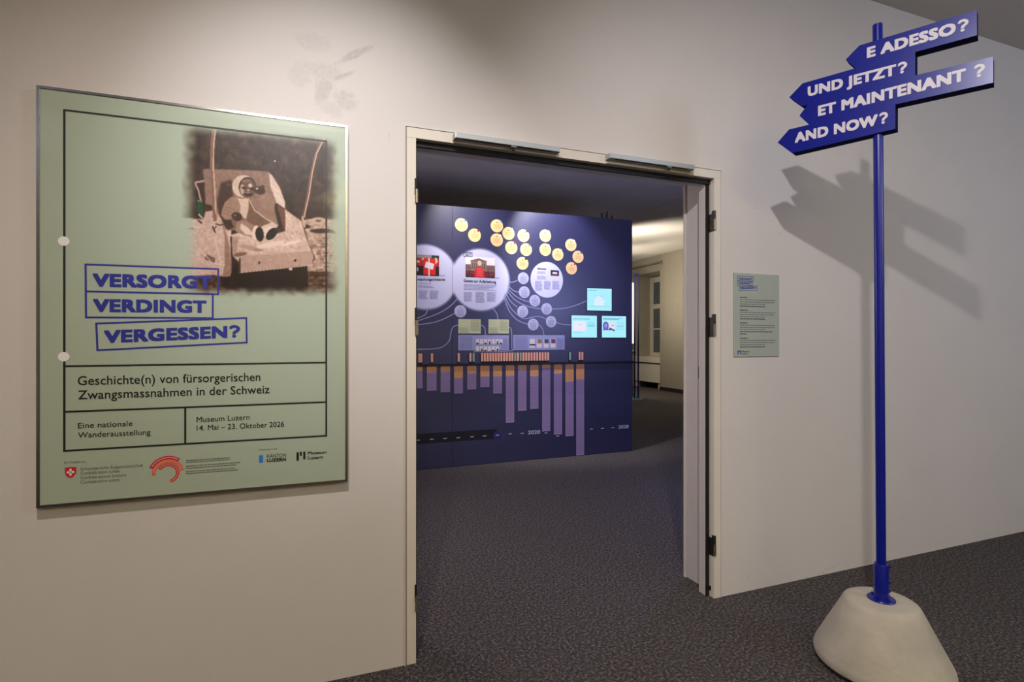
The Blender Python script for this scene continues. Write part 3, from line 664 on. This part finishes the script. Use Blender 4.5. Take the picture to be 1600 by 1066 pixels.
for (title, y0, lines) in (('EINFÜHRUNG', 343, 5), ('INTRODUCTION', 468, 5), ('ESPACES', 594, 6), ('SPAZIO', 744, 5)):
    for k in range(lines):
        y = y0+k*21.5; wd = (270 if k == 0 else [500, 510, 500, 410, 480, 230][k] if k < lines-1 else (410 if lines == 5 else 230))
        if k == 0: wd = 240
        a = mp_(163, y+4); b = mp_(wd, y+4)
        bm = bmesh.new(); words(bm, a[0], b[0], a[1], .0042, yq-.0002, y, .6, 1.6)
        bm2('text_line', bm, m_dk if k in (0, lines-1) or (lines == 6 and k == 4) else m_lg, Q)
bm = bmesh.new()
for r_ in ((140, 866, 150, 905), (150, 866, 166, 878), (166, 866, 176, 903)):
    a = mp_(r_[0], r_[1]); b = mp_(r_[2], r_[3]); addbox(bm, (a[0], yq-.0003, b[1]), (b[0], yq, a[1]))
bm2('museum_emblem', bm, m_bq, Q)
qt('Museum', (182, 880), (256, 882), 866, m_dk, .02); qt('Luzern', (182, 902), (240, 903), 888, m_dk, .02)

# ================================================================== SIGNPOST
SP = root('signpost', S, 0, 0, 0, 'blue signpost with four pointed arms in a conical concrete foot', 'signpost')
bm = bmesh.new(); prof = [(.185, .0), (.188, .012), (.214, .014), (.224, .022), (.226, .034), (.222, .050), (.128, .236), (.122, .246), (.112, .252), (.098, .2545), (.02, .256)]
lathe(bm, prof, 72); o = bm2('concrete_foot', bm, m_conc, SP); smooth_by_angle(o, 40)
bm = bmesh.new(); lathe(bm, [(.190, -.0005), (.215, .001), (.222, .012), (.2, .018)], 48)
# pole, slightly leaning as in the photograph
def sl(X, Y): return S.L(X, Y)
bx, by = S.L((1377-800)/F*2.04, 2.04); tx, ty = S.L((1371-800)/F*2.04, 2.04)
zt_p = CZ+(HOR-39)/F*2.04
o_shift = (bx, by)
for ob in [c for c in SP.children if c.name.startswith('concrete_foot')]: ob.location = (bx, by, 0)
bm.free()
bm = bmesh.new(); cyl(bm, (bx, by, .256), (tx, ty, zt_p), .0163, 32); o = bm2('pole', bm, m_blue, SP); smooth_by_angle(o)
bm = bmesh.new(); lathe(bm, [(.046, .255), (.0465, .259), (.045, .261), (.0255, .262), (.0245, .268), (.0238, .275), (.0238, .388), (.0225, .391), (.0165, .391)], 40, (bx, by)); o = bm2('sleeve', bm, m_blue, SP); smooth_by_angle(o)
dirb = S.uy  # camera-right side of the sleeve
ang = math.radians(0)-S.a
for zc in (.378, .318, .285):
    for s_, d_ in (((math.cos(ang), math.sin(ang)), 1),):
        bm = bmesh.new(); p = Vector((bx, by, zc)); dv = Vector((s_[0], s_[1], 0))
        cyl(bm, p+dv*.022, p+dv*.029, .0075, 6); cyl(bm, p+dv*.029, p+dv*.034, .0045, 12); o = bm2('clamp_bolt', bm, m_blue, SP)
for k in range(4):
    t = math.radians(45+90*k)+.3; bm = bmesh.new(); p = Vector((bx+.036*math.cos(t), by+.036*math.sin(t), .261)); cyl(bm, p, p+Vector((0, 0, .006)), .0055, 6); bm2('flange_screw', bm, m_blue, SP)
yF, yB = -.026, .024
def sp(x, y): return S.pw(x, y, yF)
outl = [(1321.5, 93), (1343, 70.9), (1526.5, 15.3), (1526.5, 55), (1430, 81.3), (1430, 117.8), (1552, 88.2), (1552, 129), (1399, 163.2), (1399, 201.3), (1237.5, 239.3), (1215, 222.8), (1232.8, 202.3), (1264, 194.8), (1249, 180.8), (1262, 163.4), (1254, 166.5), (1233.2, 151.9), (1254, 130.2), (1337, 106.6)]
# straighten: vertical ends exactly vertical
bp = [sp(*p) for p in outl]
o = prism('arrow_board', bp, yF, yB, m_blue, SP)
o.data.materials.append(mat('matte_blue_shaded_edge', (8, 12, 66), .9, spec=.1))  # darker blue puts the shade of the underside into the edge colour
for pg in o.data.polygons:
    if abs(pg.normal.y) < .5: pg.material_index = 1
m_let = mat('white_vinyl', (215, 208, 214), .45)
def stx(s, a, b, top): return text('lettering', s, S, a, b, top, yF-.0006, m_let, SP, .045, d=yF)
stx('E ADESSO?', (1354.5, 91.3), (1513.5, 46.8), 74.8); stx('UND JETZT?', (1262, 151.2), (1417.5, 112.8), 135.8)
stx('ET MAINTENANT ?', (1278.2, 182), (1539, 118.2), 165.8); stx('AND NOW?', (1242, 223.6), (1387.5, 192), 208)
# the board edges above hold the dark of the unlit underside in their colour

# ================================================================== BLUE DISPLAY WALL
B = root('exhibition_partition', R, 0, 0, 0, 'tall dark blue exhibition wall with timeline, seen through the doorway', 'partition')
BX0 = -4.4; BT = .12
zl = R.pw(653.5, 318.1)[1]; zr = R.pw(988, 344.2)[1]; sl_ = (zr-zl)/(R.pw(988, 344)[0]-R.pw(653.5, 318)[0])
xR = R.pw(987.8, 500)[0]; xS = R.pw(707, 400)[0]
def ztop(x): return zr+sl_*(x-xR)
m_navy = mat('navy_lacquer', (26, 27, 68), .45, spec=1.0, coat=.4)
NAVY = np.array((26, 27, 68.))
for a, b in ((BX0, xS-.0015), (xS+.0015, xR)):
    bm = bmesh.new(); addprism(bm, [(a, 0.004), (b, 0.004), (b, ztop(b)), (a, ztop(a))], 0, BT); bm2('panel', bm, m_navy, B)
# soft-edged printed circles, painted per vertex on the printed skin
gx0, gx1, gz0, gz1 = R.pw(640, 500)[0], R.pw(900, 500)[0], R.pw(700, 497)[1], R.pw(700, 372)[1]
nx, nz = 420, 220
Xg, Zg = np.meshgrid(np.linspace(gx0, gx1, nx), np.linspace(gz0, gz1, nz))
rgb = np.zeros((nz, nx, 3)); rgb[:] = NAVY
def circ(cx, cy, rx_, ry_, soft, col=(196, 196, 226)):
    c = R.pw(cx, cy); rr = abs(R.pw(cx, cy-ry_)[1]-c[1]); d = np.hypot(Xg-c[0], Zg-c[1])/rr
    a = np.clip((1-d)/soft+.5, 0, 1); a = a*a*(3-2*a); rgb[:] = rgb*(1-a[..., None])+np.array(col, float)*a[..., None]
circ(665, 433, 0, 51, .13); circ(751, 437.5, 0, 48.5, .13); circ(854.5, 437.2, 0, 28, .04)
rgb[:] = np.where((abs(Xg-xS) < .003)[..., None], rgb*.8, rgb)
o = color_grid('printed_circles', gx0, gx1, gz0, gz1, nx, nz, -.0012, rgb, vmat('navy_print', .45, 1.0), B)
m_gold = mat('golden_print', (224, 188, 134), .5); m_lil = mat('lilac_print', (178, 178, 212), .5)
m_lilb = mat('lilac_card', (150, 152, 196), .5); m_grn = mat('pale_green_card', (188, 192, 152), .5)
yb = -.003
def rpx(x, y, d=0): return R.pw(x, y, d)
bmT = bmesh.new(); cols = {}
gold = [(720.9, 351.5), (741.4, 367.8), (776.3, 353.2), (776.1, 375.1), (794.4, 365), (798.8, 387.2), (817.8, 368.6), (821.9, 390.2), (816.3, 411.7), (851.9, 368.6), (851.9, 390.3), (871.4, 397.9), (891.9, 383), (903, 401.5), (892.8, 419.4)]
badge = [(60, 120, 200), (200, 30, 40), (150, 170, 200), (220, 230, 240), (220, 230, 240), (200, 50, 60), (60, 60, 50), (90, 130, 70), (40, 30, 30), (240, 240, 240), (240, 240, 240), (236, 190, 118), (230, 230, 240), (90, 90, 60), (190, 50, 40)]
for i, c in enumerate(gold):
    x, z = rpx(*c); r_ = .0655
    d_ = prism('golden_disc', disc_pts(x, z, r_, 36), yb, -.0002, m_gold, B)
    bc = badge[i]; prism('badge', disc_pts(x+r_*.55, z+r_*.72, .011, 12), yb-.0012, yb-.0004, mat('badge_%d' % i, bc, .5), d_)
    bm = bmesh.new()
    for k in range(4): words(bm, x-.035+.004*(k % 2), x+.034, z+.008-.011*k, .0042, yb-.0006, i*9+k, .6, 1.4)
    prism('icon', disc_pts(x, z+.033, .007, 8), yb-.0008, yb-.0003, m_greyink, d_)
    bm2('fine_print', bm, mat('brown_print', (196, 150, 92), .5), d_)
for i, c in enumerate([(817.5, 434.9), (819.1, 456.7), (835.5, 470), (854, 482.8), (816.6, 486.9), (833, 507.3), (861, 502.8), (719.2, 486.6)]):
    x, z = rpx(*c); r_ = .0605
    d_ = prism('lilac_disc', disc_pts(x, z, r_, 36), yb, -.0013, m_lil, B)
    bm = bmesh.new()
    for k in range(6): words(bm, x-.033, x+.034, z+.012-.0115*k, .004, yb-.0006, i*11+k, .6, 1.4)
    words(bm, x-.008, x+.010, z+.032, .008, yb-.0006, i, 1, 1.2)
    bm2('fine_print', bm, mat('violet_print', (128, 126, 165), .5), d_)
curves = [[(794, 441), (801, 441), (809, 438)], [(793, 446), (802, 454), (811, 457)], [(793, 451), (806, 463), (820, 470), (828, 471.5)], [(792, 454), (805, 469), (825, 479), (846, 483)],
          [(862, 483), (880, 482), (900, 477), (917, 470)], [(790, 457), (797, 470), (808, 480)], [(788, 460), (797, 480), (812, 495), (822, 498), (838, 494.5), (848, 496.5), (854, 499.5)],
          [(869, 504), (880, 507), (893, 508)], [(787, 463), (795, 485), (808, 500), (825, 507)], [(841, 507), (847, 513), (850, 524)], [(715, 467), (700, 481), (680, 492), (648, 503)],
          [(710, 490), (690, 500), (672, 505), (648, 508)], [(669, 481), (664, 492), (648, 499)], [(716, 508), (708, 511), (704.5, 520), (702, 532), (693, 541), (680, 545), (648, 546)],
          [(751, 508), (757, 512), (758.5, 523.5)], [(795, 512), (799, 516), (799.5, 543), (796, 548.5), (740, 549.5)], [(770, 482), (776, 490), (778, 499)]]
for c in curves:
    bm = bmesh.new(); ribbon(bm, spline([rpx(*p) for p in c], 8), .0095, -.0018); bm2('connecting_line', bm, mat('line_print', (140, 140, 182), .5), B)
def card(name, x0, y0, x1, y1, m, y=yb, parent=B, th=.003):
    a = rpx(x0, (y0+y1)/2); b = rpx(x1, (y0+y1)/2); zt0 = rpx((x0+x1)/2, y0)[1]; zb0 = rpx((x0+x1)/2, y1)[1]
    o = box(name, (a[0], y, zb0), (b[0], y+th-.0005, zt0), m, parent); return o, (a[0], zb0, b[0], zt0)
for r_ in ((716, 499, 751, 521.3), (763.2, 499.3, 795, 521.3)):
    o, (a, z0_, b, z1_) = card('text_card', *r_, m_grn); bm = bmesh.new(); w_ = b-a
    for k in range(11):
        if k > 5 or r_[0] > 760 and k > 8: words(bm, a+.012, a+w_*.45, z1_-.018-k*.0115, .004, yb-.0006, k, .8, 1.8)
        if k < 9: words(bm, a+w_*.55, b-.012, z1_-.018-k*.0115, .004, yb-.0006, k+40, .8, 1.8)
    bm2('fine_print', bm, mat('olive_print', (146, 150, 116), .5), o)
for n_, r_ in enumerate(((716, 523.7, 795, 547.4), (802, 523.7, 882, 546.7))):
    o, (a, z0_, b, z1_) = card('text_card', *r_, m_lilb); bm = bmesh.new(); w_ = b-a
    for k in range(12):
        words(bm, a+.015, a+w_*.27, z1_-.018-k*.0112, .004, yb-.0006, k, .8, 1.8)
        if k > 1: words(bm, a+w_*.85, b-.012, z1_-.018-k*.0112, .004, yb-.0006, k+40, .8, 1.8)
    bm2('fine_print', bm, mat('violet_print2', (108, 110, 155), .5), o)
    wh, dk = bmesh.new(), bmesh.new()
    if n_ == 0:
        for j in range(2):
            for k in range(7 if j == 0 else 6):
                xx = a+w_*(.34+.078*k); zz = z1_-.068-j*.072
                addbox(wh, (xx, yb-.0012, zz-.02), (xx+.034, yb-.0004, zz+.028)); 
                if (k+j) % 3 != 1: addbox(dk, (xx+.004+.008*(k % 2), yb-.002, zz-.022), (xx+.026, yb-.0013, zz-.008+.012*(k % 2)))
    else:
        for k in range(4):
            xx = a+w_*(.31+.135*k); addbox(wh, (xx, yb-.0012, z0_+.02), (xx+.058, yb-.0004, z1_-.04))
        addbox(dk, (a+w_*.31, yb-.002, z0_+.045), (a+w_*.42, yb-.0013, z0_+.06))
        for k, cc in ((1, (150, 110, 50)), (2, (60, 70, 110)), (3, (120, 50, 60))):
            xx = a+w_*(.31+.135*k); box('picture', (xx+.008, yb-.002, z1_-.085), (xx+.056, yb-.0013, z1_-.042), mat('thumb_%d' % k, cc, .5), o)
    bm2('picture_backs', wh, mat('offwhite_print', (214, 206, 208), .5), o); bm2('picture_darks', dk, mat('dark_print', (46, 40, 48), .5), o)
# photographs in the big circles (flat prints)
def minigrid(name, x0, y0, x1, y1, nx, nz, fn):
    a = rpx(x0, (y0+y1)/2); b = rpx(x1, (y0+y1)/2); zt0 = rpx((x0+x1)/2, y0)[1]; zb0 = rpx((x0+x1)/2, y1)[1]
    U, V = np.meshgrid(np.linspace(0, 1, nx), np.linspace(1, 0, nz)); im = np.zeros((nz, nx, 3)); fn(U, V, im)
    color_grid(name, a[0], b[0], zb0, zt0, nx, nz, -.0022, np.clip(im, 0, 255), vmat(name+'_print', .5, .4), B)
def f1(U, V, im):
    im[:] = (150, 40, 38); n = rng.uniform(0, 1, U.shape); nb = blur(n, 1)
    im[:] = np.where((V > .55)[..., None], (42, 30, 34), im); im[:] = np.where((nb > .55)[..., None] & (V < .5)[..., None], (205, 60, 56), im)
    im[:] = np.where((V < .14)[..., None], (150, 140, 140), im); im[:] = np.where(((U > .7) & (V < .16))[..., None], (32, 60, 50), im)
    for k in range(10):
        cx, cy = rng.uniform(0, 1), rng.uniform(.15, .4); im[:] = np.where((np.hypot(U-cx, V-cy) < .055)[..., None], (226, 190, 176), im)
    im[:] = np.where(((abs(U-.62) < .24) & (V > .16) & (V < .95))[..., None], (222, 38, 34), im)
    im[:] = np.where(((abs(U-.6) < .03) & (V > .15))[..., None], (240, 214, 204), im)
    im[:] = np.where(((abs((U-.62)-.0-(V-.5)*-.2) < .17) & (abs(V-.5-(U-.6)*.3) < .15))[..., None], (232, 226, 230), im)
    im[:] = np.where(((U > .1) & (U < .18) & (V > .62) & (V < .8))[..., None], (200, 190, 180), im)
minigrid('crowd_photograph', 646, 398.5, 686, 431, 80, 66, f1)
def f2(U, V, im):
    im[:] = (226, 222, 226); n = blur(rng.uniform(0, 1, U.shape), 1)
    im[:] = np.where(((V > .38))[..., None], (120, 92, 88), im)
    im[:] = np.where(((abs(U-.44) < .27) & (V > .2))[..., None], (142, 112, 104), im)
    im[:] = np.where(((V > .06+abs(U-.44)*.42) & (V < .22) & (abs(U-.44) < .28))[..., None], (120, 96, 92), im)
    for k in range(7): im[:] = np.where(((abs(U-(.24+.067*k)) < .012) & (V > .3) & (V < .55))[..., None], (84, 64, 66), im)
    for k in range(16): im[:] = np.where(((abs(U-(.03+.063*k)) < .012) & (V > .5) & (V < .6))[..., None], (86, 66, 66), im)
    im[:] = np.where(((V > .68))[..., None], (44, 34, 38), im); im[:] = np.where(((n > .56) & (V > .66) & (V < .95))[..., None], (150, 60, 60), im)
    im[:] = np.where(((np.hypot((U-.47)/.16, (V-.78)/.32) < 1) | ((abs(U-.47) < .17) & (V > .75)))[..., None], (206, 36, 44), im)
    im[:] = np.where((np.hypot((U-.47)/.07, (V-.3)/.13) < 1)[..., None], (206, 186, 160), im)
    for k in range(4): im[:] = np.where(((abs(V-(.58+.1*k)) < .018) & (abs(U-.47) < .1))[..., None], (232, 120, 120), im)
minigrid('rally_photograph', 727.3, 402, 773.3, 434, 96, 66, f2)
def f3(U, V, im):
    im[:] = (40, 36, 56); im[:] = np.where(((V > .7))[..., None], (110, 46, 54), im)
    im[:] = np.where((np.hypot((U-.5)/.3, (V-.5)/.18) < 1)[..., None], (205, 200, 210), im)
minigrid('night_photograph', 860.3, 422.4, 873.3, 431.3, 30, 20, f3)
def rt(s, pl, pr, top, m=m_ink, off=.02, y=-.0024): return text('lettering', s, R, pl, pr, top, y, m, B, off, d=0)
rt('machungsinitiative', (652.3, 438.7), (695.3, 438.9), 434.4); rt('Gesetz zur Aufarbeitung', (724.3, 440.7), (775, 443), 436.3)
rt('2017', (727, 399.9), (735.7, 400.2), 395.8)
bm = bmesh.new(); frame_lines(bm, [rpx(724.8, 394.3), rpx(737.6, 394.6), rpx(737.6, 401.6), rpx(724.8, 401.4)], .006, -.0024); bm2('date_box', bm, m_ink, B)
bm = bmesh.new()
def para(xa, xb, ys, seed, h=.0055):
    for k, y in enumerate(ys):
        a = rpx(xa, y); b = rpx(xb, y); r2 = random.Random(seed*31+k); words(bm, a[0], a[0]+(b[0]-a[0])*r2.uniform(.75, 1), a[1], h, -.0024, seed*17+k, 1, 2.5)
para(653, 681, (443, 447, 449), 1); para(654, 669, np.arange(455, 468, 1.7), 2); para(671.5, 686, np.arange(455, 467, 1.7), 3)
para(724.5, 776, np.arange(444.5, 454, 2), 4); para(724.5, 739, np.arange(457, 472, 1.7), 5); para(743, 758, np.arange(457, 474, 1.7), 6); para(761, 776, np.arange(457.5, 472, 1.7), 7)
para(839, 854, (421, 425, 427, 432, 434, 436), 8); para(836, 848, np.arange(440, 454, 1.7), 9); para(850, 861, np.arange(440, 453, 1.7), 10); para(863, 875, np.arange(440, 453, 1.7), 11)
para(687, 697, (430, 431.5), 12, .004); para(774, 781, (434, 435.5), 13, .004)
bm2('body_print', bm, mat('slate_print', (148, 148, 182), .5), B)
bm = bmesh.new(); a = rpx(839.5, 420.5); words(bm, a[0], rpx(853, 420)[0], a[1], .009, -.0026, 3, 1, 2); bm2('heading', bm, mat('dark_print', (46, 40, 48), .5), B)
# rail with small standing cards
bz = rpx(820, 568)[1]
box('card_rail', (BX0, -.022, rpx(820, 569.3)[1]), (xR, -.001, rpx(820, 566.6)[1]), mat('black_rail', (12, 12, 26), .5), B)
xs = [655, 657.5, 674.5, 716.2, 734.4, 739.4]+[752.6+4.29*i for i in range(25)]+[889.7, 904.7, 908.8]
m_pinkc = mat('salmon_card', (232, 165, 142), .55); m_tealc = mat('sage_card', (140, 160, 142), .55)
z_a = rpx(820, 551)[1]; z_b = rpx(820, 563.8)[1]; z_c = rpx(820, 566.6)[1]
for i, x in enumerate(xs):
    c = rpx(x, 558); g = abs(x-739.4) < .1 or abs(x-889.7) < .1 or i in (18, 20)
    o = box('small_card', (c[0]-.0105, -.016, z_b), (c[0]+.0105, -.0125, z_a), m_tealc if g else m_pinkc, B)
    box('card_holder', (c[0]-.007, -.017, z_c), (c[0]+.007, -.011, z_b), m_black, o)
bars = [(645, 660, 573, 579, 607), (667, 682, 572.5, 582, 610.5), (688.5, 703, 572.5, 581, 613), (709.5, 723, 572, 590, 615), (730, 744, 571.7, 583, 608.5), (750.5, 764.5, 571.5, 588, 605), (770.5, 784, 571, 588, 615),
        (790.3, 803.2, 570.5, 587.3, 660.6), (809.3, 822.3, 570.3, 578, 642), (828.3, 841, 570, 587.5, 639), (847, 859.5, 569.7, 575.5, 674), (865.5, 878, 569.6, 583.5, 679), (883.5, 896, 569.3, 596, 681.6), (900.3, 912.5, 569.2, 592.3, 711.6)]
m_or = mat('orange_print', (222, 160, 104), .55); m_vi = mat('violet_bar_print', (148, 128, 164), .55)
for i, (xa, xb, ya, yo, yb_) in enumerate(bars):
    a = rpx(xa, 600)[0]; b = rpx(xb, 600)[0]; xm_ = (xa+xb)/2; zA_, zO, zB_ = rpx(xm_, ya)[1], rpx(xm_, yo)[1], rpx(xm_, yb_)[1]
    o = box('violet_bar', (a, -.004, max(zB_, .006)), (b, -.0005, zO), m_vi, B); box('orange_head', (a, -.004, zO), (b, -.0005, zA_), m_or, o)
    bm, bo = bmesh.new(), bmesh.new(); z = zO-.02; k = 0
    while z > max(zB_, .006)+.012: words(bm, a+.006, b-.008, z, .0036, -.0045, i*99+k, .8, 1.8); z -= .0125; k += 1
    z = zA_-.014
    while z > zO+.006: words(bo, a+.006, b-.008, z, .0036, -.0045, i*77+k, .8, 1.8); z -= .0125; k += 1
    bm2('fine_print', bm, mat('violet_bar_text', (128, 104, 156), .55), o); bm2('fine_print', bo, mat('orange_text', (190, 128, 76), .55), o)
# timeline band with ticks and years
bm = bmesh.new(); pts = [rpx(640, 677.4), rpx(777, 672), rpx(777, 687), rpx(640, 693.2)]; zc_ = (pts[0][1]+pts[1][1])/2; zd_ = (pts[2][1]+pts[3][1])/2
addprism(bm, [(pts[0][0], zd_), (pts[1][0], zd_), (pts[1][0], zc_), (pts[0][0], zc_)], -.0016, -.0002); bm2('timeline_band', bm, mat('black_print', (14, 14, 26), .5), B)
c = rpx(777, 680); prism('timeline_marker', disc_pts(c[0], c[1], .043, 32), -.0024, -.0004, mat('dark_violet', (44, 34, 92), .5), B)
tk = mat('tick_print', (178, 178, 196), .5)
for x, y in ((653, 688), (674.6, 686.5), (695.3, 685.3), (716, 684), (737.4, 682.6), (757, 681.3), (777, 680), (797, 678), (816, 677.3), (853, 676.6), (871.2, 681.5), (924, 670.6), (941, 669.5), (957.3, 668.4)):
    c = rpx(x, y); box('tick', (c[0]-.018, -.003, c[1]-.004), (c[0]+.018, -.0024, c[1]+.004), tk, B)
rt('2020', (824.6, 678.8), (843.8, 677.8), 673, tk, .02, -.003); rt('2028', (966, 670), (981.8, 669), 664.8, tk, .02, -.003)
# wires on the top edge
for (x, y0, y1, tl) in ((940.5, 342, 336, 0), (947.5, 342.5, 333.5, .01), (957, 343, 340, -.01)):
    a = R.pw(x, y0, .05); b = R.pw(x, y1, .05)
    bm = bmesh.new(); cyl(bm, (a[0], .05, ztop(a[0])-.005), (b[0]+tl, .05, b[1]+.02), .008, 8); bm2('cable_end', bm, m_black, B)
# ------------------------------------------------------------------ three lit screens
def screen(x0, y0, x1, y1, label, kind):
    a = rpx(x0, (y0+y1)/2); b = rpx(x1, (y0+y1)/2); zt0 = rpx((x0+x1)/2, y0)[1]; zb0 = rpx((x0+x1)/2, y1)[1]
    W_, H2 = b[0]-a[0], zt0-zb0
    t = root('display_screen', R, a[0], -.001, zb0, label, 'screen', 'small lit screens on the display wall')
    box('casing', (-.006, -.004, -.006), (W_+.006, 0, H2+.006), mat('screen_casing', (10, 12, 40), .3), t)
    nx, nz = 90, 80; U, V = np.meshgrid(np.linspace(0, 1, nx), np.linspace(1, 0, nz)); im = np.zeros((nz, nx, 3)); im[:] = (168, 238, 251)
    def rc(u0, v0, u1, v1, c): im[:] = np.where(((U > u0) & (U < u1) & (V > v0) & (V < v1))[..., None], c, im)
    n = rng.uniform(0, 1, U.shape)
    if kind == 0:
        for k, h in enumerate((.45, .34, .36, .5, )): rc(.3+.1*k, h, .39+.1*k, .78, (226, 236, 250))
        rc(.62, .58, .68, .78, (226, 236, 250)); rc(.05, .08, .38, .105, (84, 140, 170)); rc(.1, .8, .9, .82, (120, 180, 205))
        for k in range(4): rc(.31+.1*k, .30+.02*k, .37+.1*k, .315+.02*k, (150, 150, 175))
    elif kind == 1:
        rc(.05, .14, .72, .165, (90, 140, 180)); rc(.05, .26, .57, .70, (232, 230, 246)); 
        for k in range(5): rc(.62, .28+.05*k, .92, .295+.05*k, (110, 185, 215))
        rc(.3, .38, .4, .42, (190, 210, 200)); rc(.05, .76, .4, .775, (120, 190, 215)); rc(.25, .6, .29, .63, (200, 200, 190))
    else:
        rc(.05, .1, .85, .12, (90, 140, 180)); rc(.05, .15, .7, .17, (90, 140, 180)); rc(.04, .26, .55, .68, (222, 224, 240))
        im[:] = np.where((np.hypot((U-.16)/.12, (V-.46)/.2) < 1)[..., None], (96, 96, 196), im); rc(.04, .6, .45, .67, (88, 92, 190)); im[:] = np.where((np.hypot((U-.16)/.06, (V-.45)/.09) < 1)[..., None], (150, 145, 220), im)
        im[:] = np.where((abs(V-.64-(U-.45)*.5) < .035)[..., None] & ((U > .3) & (U < .53))[..., None], (50, 70, 110), im); rc(.4, .42, .5, .46, (120, 150, 170))
        for k in range(6): rc(.62, .3+.06*k, .9, .315+.06*k, (120, 190, 215))
    xs_ = (.0, W_, .0, H2)
    o = color_grid('lit_display', 0, W_, 0, H2, nx, nz, -.0048, im, m_scr, t)
m_scr = bpy.data.materials.new('lit_display'); m_scr.use_nodes = True
_b = m_scr.node_tree.nodes['Principled BSDF']; _a = m_scr.node_tree.nodes.new('ShaderNodeVertexColor'); _a.layer_name = 'Col'
m_scr.node_tree.links.new(_a.outputs[0], _b.inputs['Emission Color']); _b.inputs['Emission Strength'].default_value = 1.0; _b.inputs['Base Color'].default_value = (.02, .02, .03, 1); _b.inputs['Roughness'].default_value = .3
screen(917, 451, 955.2, 485.5, 'lit cyan screen showing a bar chart, above the two others', 0)
screen(892.6, 493.3, 932.2, 527.6, 'lit cyan screen with a white panel, lower left of the three', 1)
screen(940, 494, 977.7, 527.6, 'lit cyan screen with a small portrait picture, lower right', 2)

# ------------------------------------------------------------------ tube stand and lit banner behind the wall
G = Fr((2.47, 11.2), 21.44)
g = root('tube_stand', G, 0, 0, 0, 'dark blue tube stand on a round base beside the display wall', 'stand')
px0 = G.pw(991.5, 600)[0]; px1 = G.pw(997.3, 600)[0]; pz = G.pw(994, 427)[1]; cb = G.pw(984, 624)[0]
bm = bmesh.new(); lathe(bm, [(.26, 0), (.27, .006), (.262, .016), (.02, .02)], 48, (cb, 0)); bm2('round_base', bm, mat('teal_lacquer', (64, 126, 142), .4), g)
for x in (px0, px1):
    bm = bmesh.new(); cyl(bm, (x, 0, .018), (x, 0, pz), .017, 14); bm2('tube', bm, mat('navy_tube', (20, 26, 80), .4), g)
bm = bmesh.new(); cyl(bm, (px0, 0, pz-.03), (px1, 0, pz-.03), .012, 10); bm2('crossbar', bm, mat('navy_tube', (20, 26, 80), .4), g)
bm = bmesh.new(); cyl(bm, (px0-.22, 0, G.pw(985, 617)[1]), (px0, 0, G.pw(985, 617)[1]), .012, 10); bm2('crossbar', bm, mat('navy_tube', (20, 26, 80), .4), g)
tray, tz = G.pw(984, 548); box('headphone_holder', (px0-.22, -.03, tz-.05), (px0+.01, .03, tz-.025), m_black, g)
bm = bmesh.new(); lathe(bm, [(.045, tz-.025), (.05, tz), (.03, tz+.02)], 20, (px0-.09, 0)); bm2('white_cup', bm, m_white, g)
K = Fr((2.55, 11.6), 21.44)
k = root('light_box', K, 0, 0, 0, 'glowing white light box half hidden behind the display wall', 'light box')
a = K.pw(972, 440)[0]; b = K.pw(991.5, 440)[0]; za_ = K.pw(988, 442)[1]; zb_2 = K.pw(988, 537)[1]
box('casing', (a, .002, zb_2-.03), (b, .06, za_+.03), mat('grey_metal', (110, 108, 104), .5), k)
box('lit_face', (a+.01, -.004, zb_2), (b-.01, .002, za_), mat('white_glow', (240, 236, 225), .5, emit=(255, 244, 226), estr=1.6), k)
box('foot', (a+.1, .01, 0), (a+.15, .05, zb_2-.03), m_black, k); box('foot', (b-.08, .01, 0), (b-.04, .05, zb_2-.03), m_black, k)
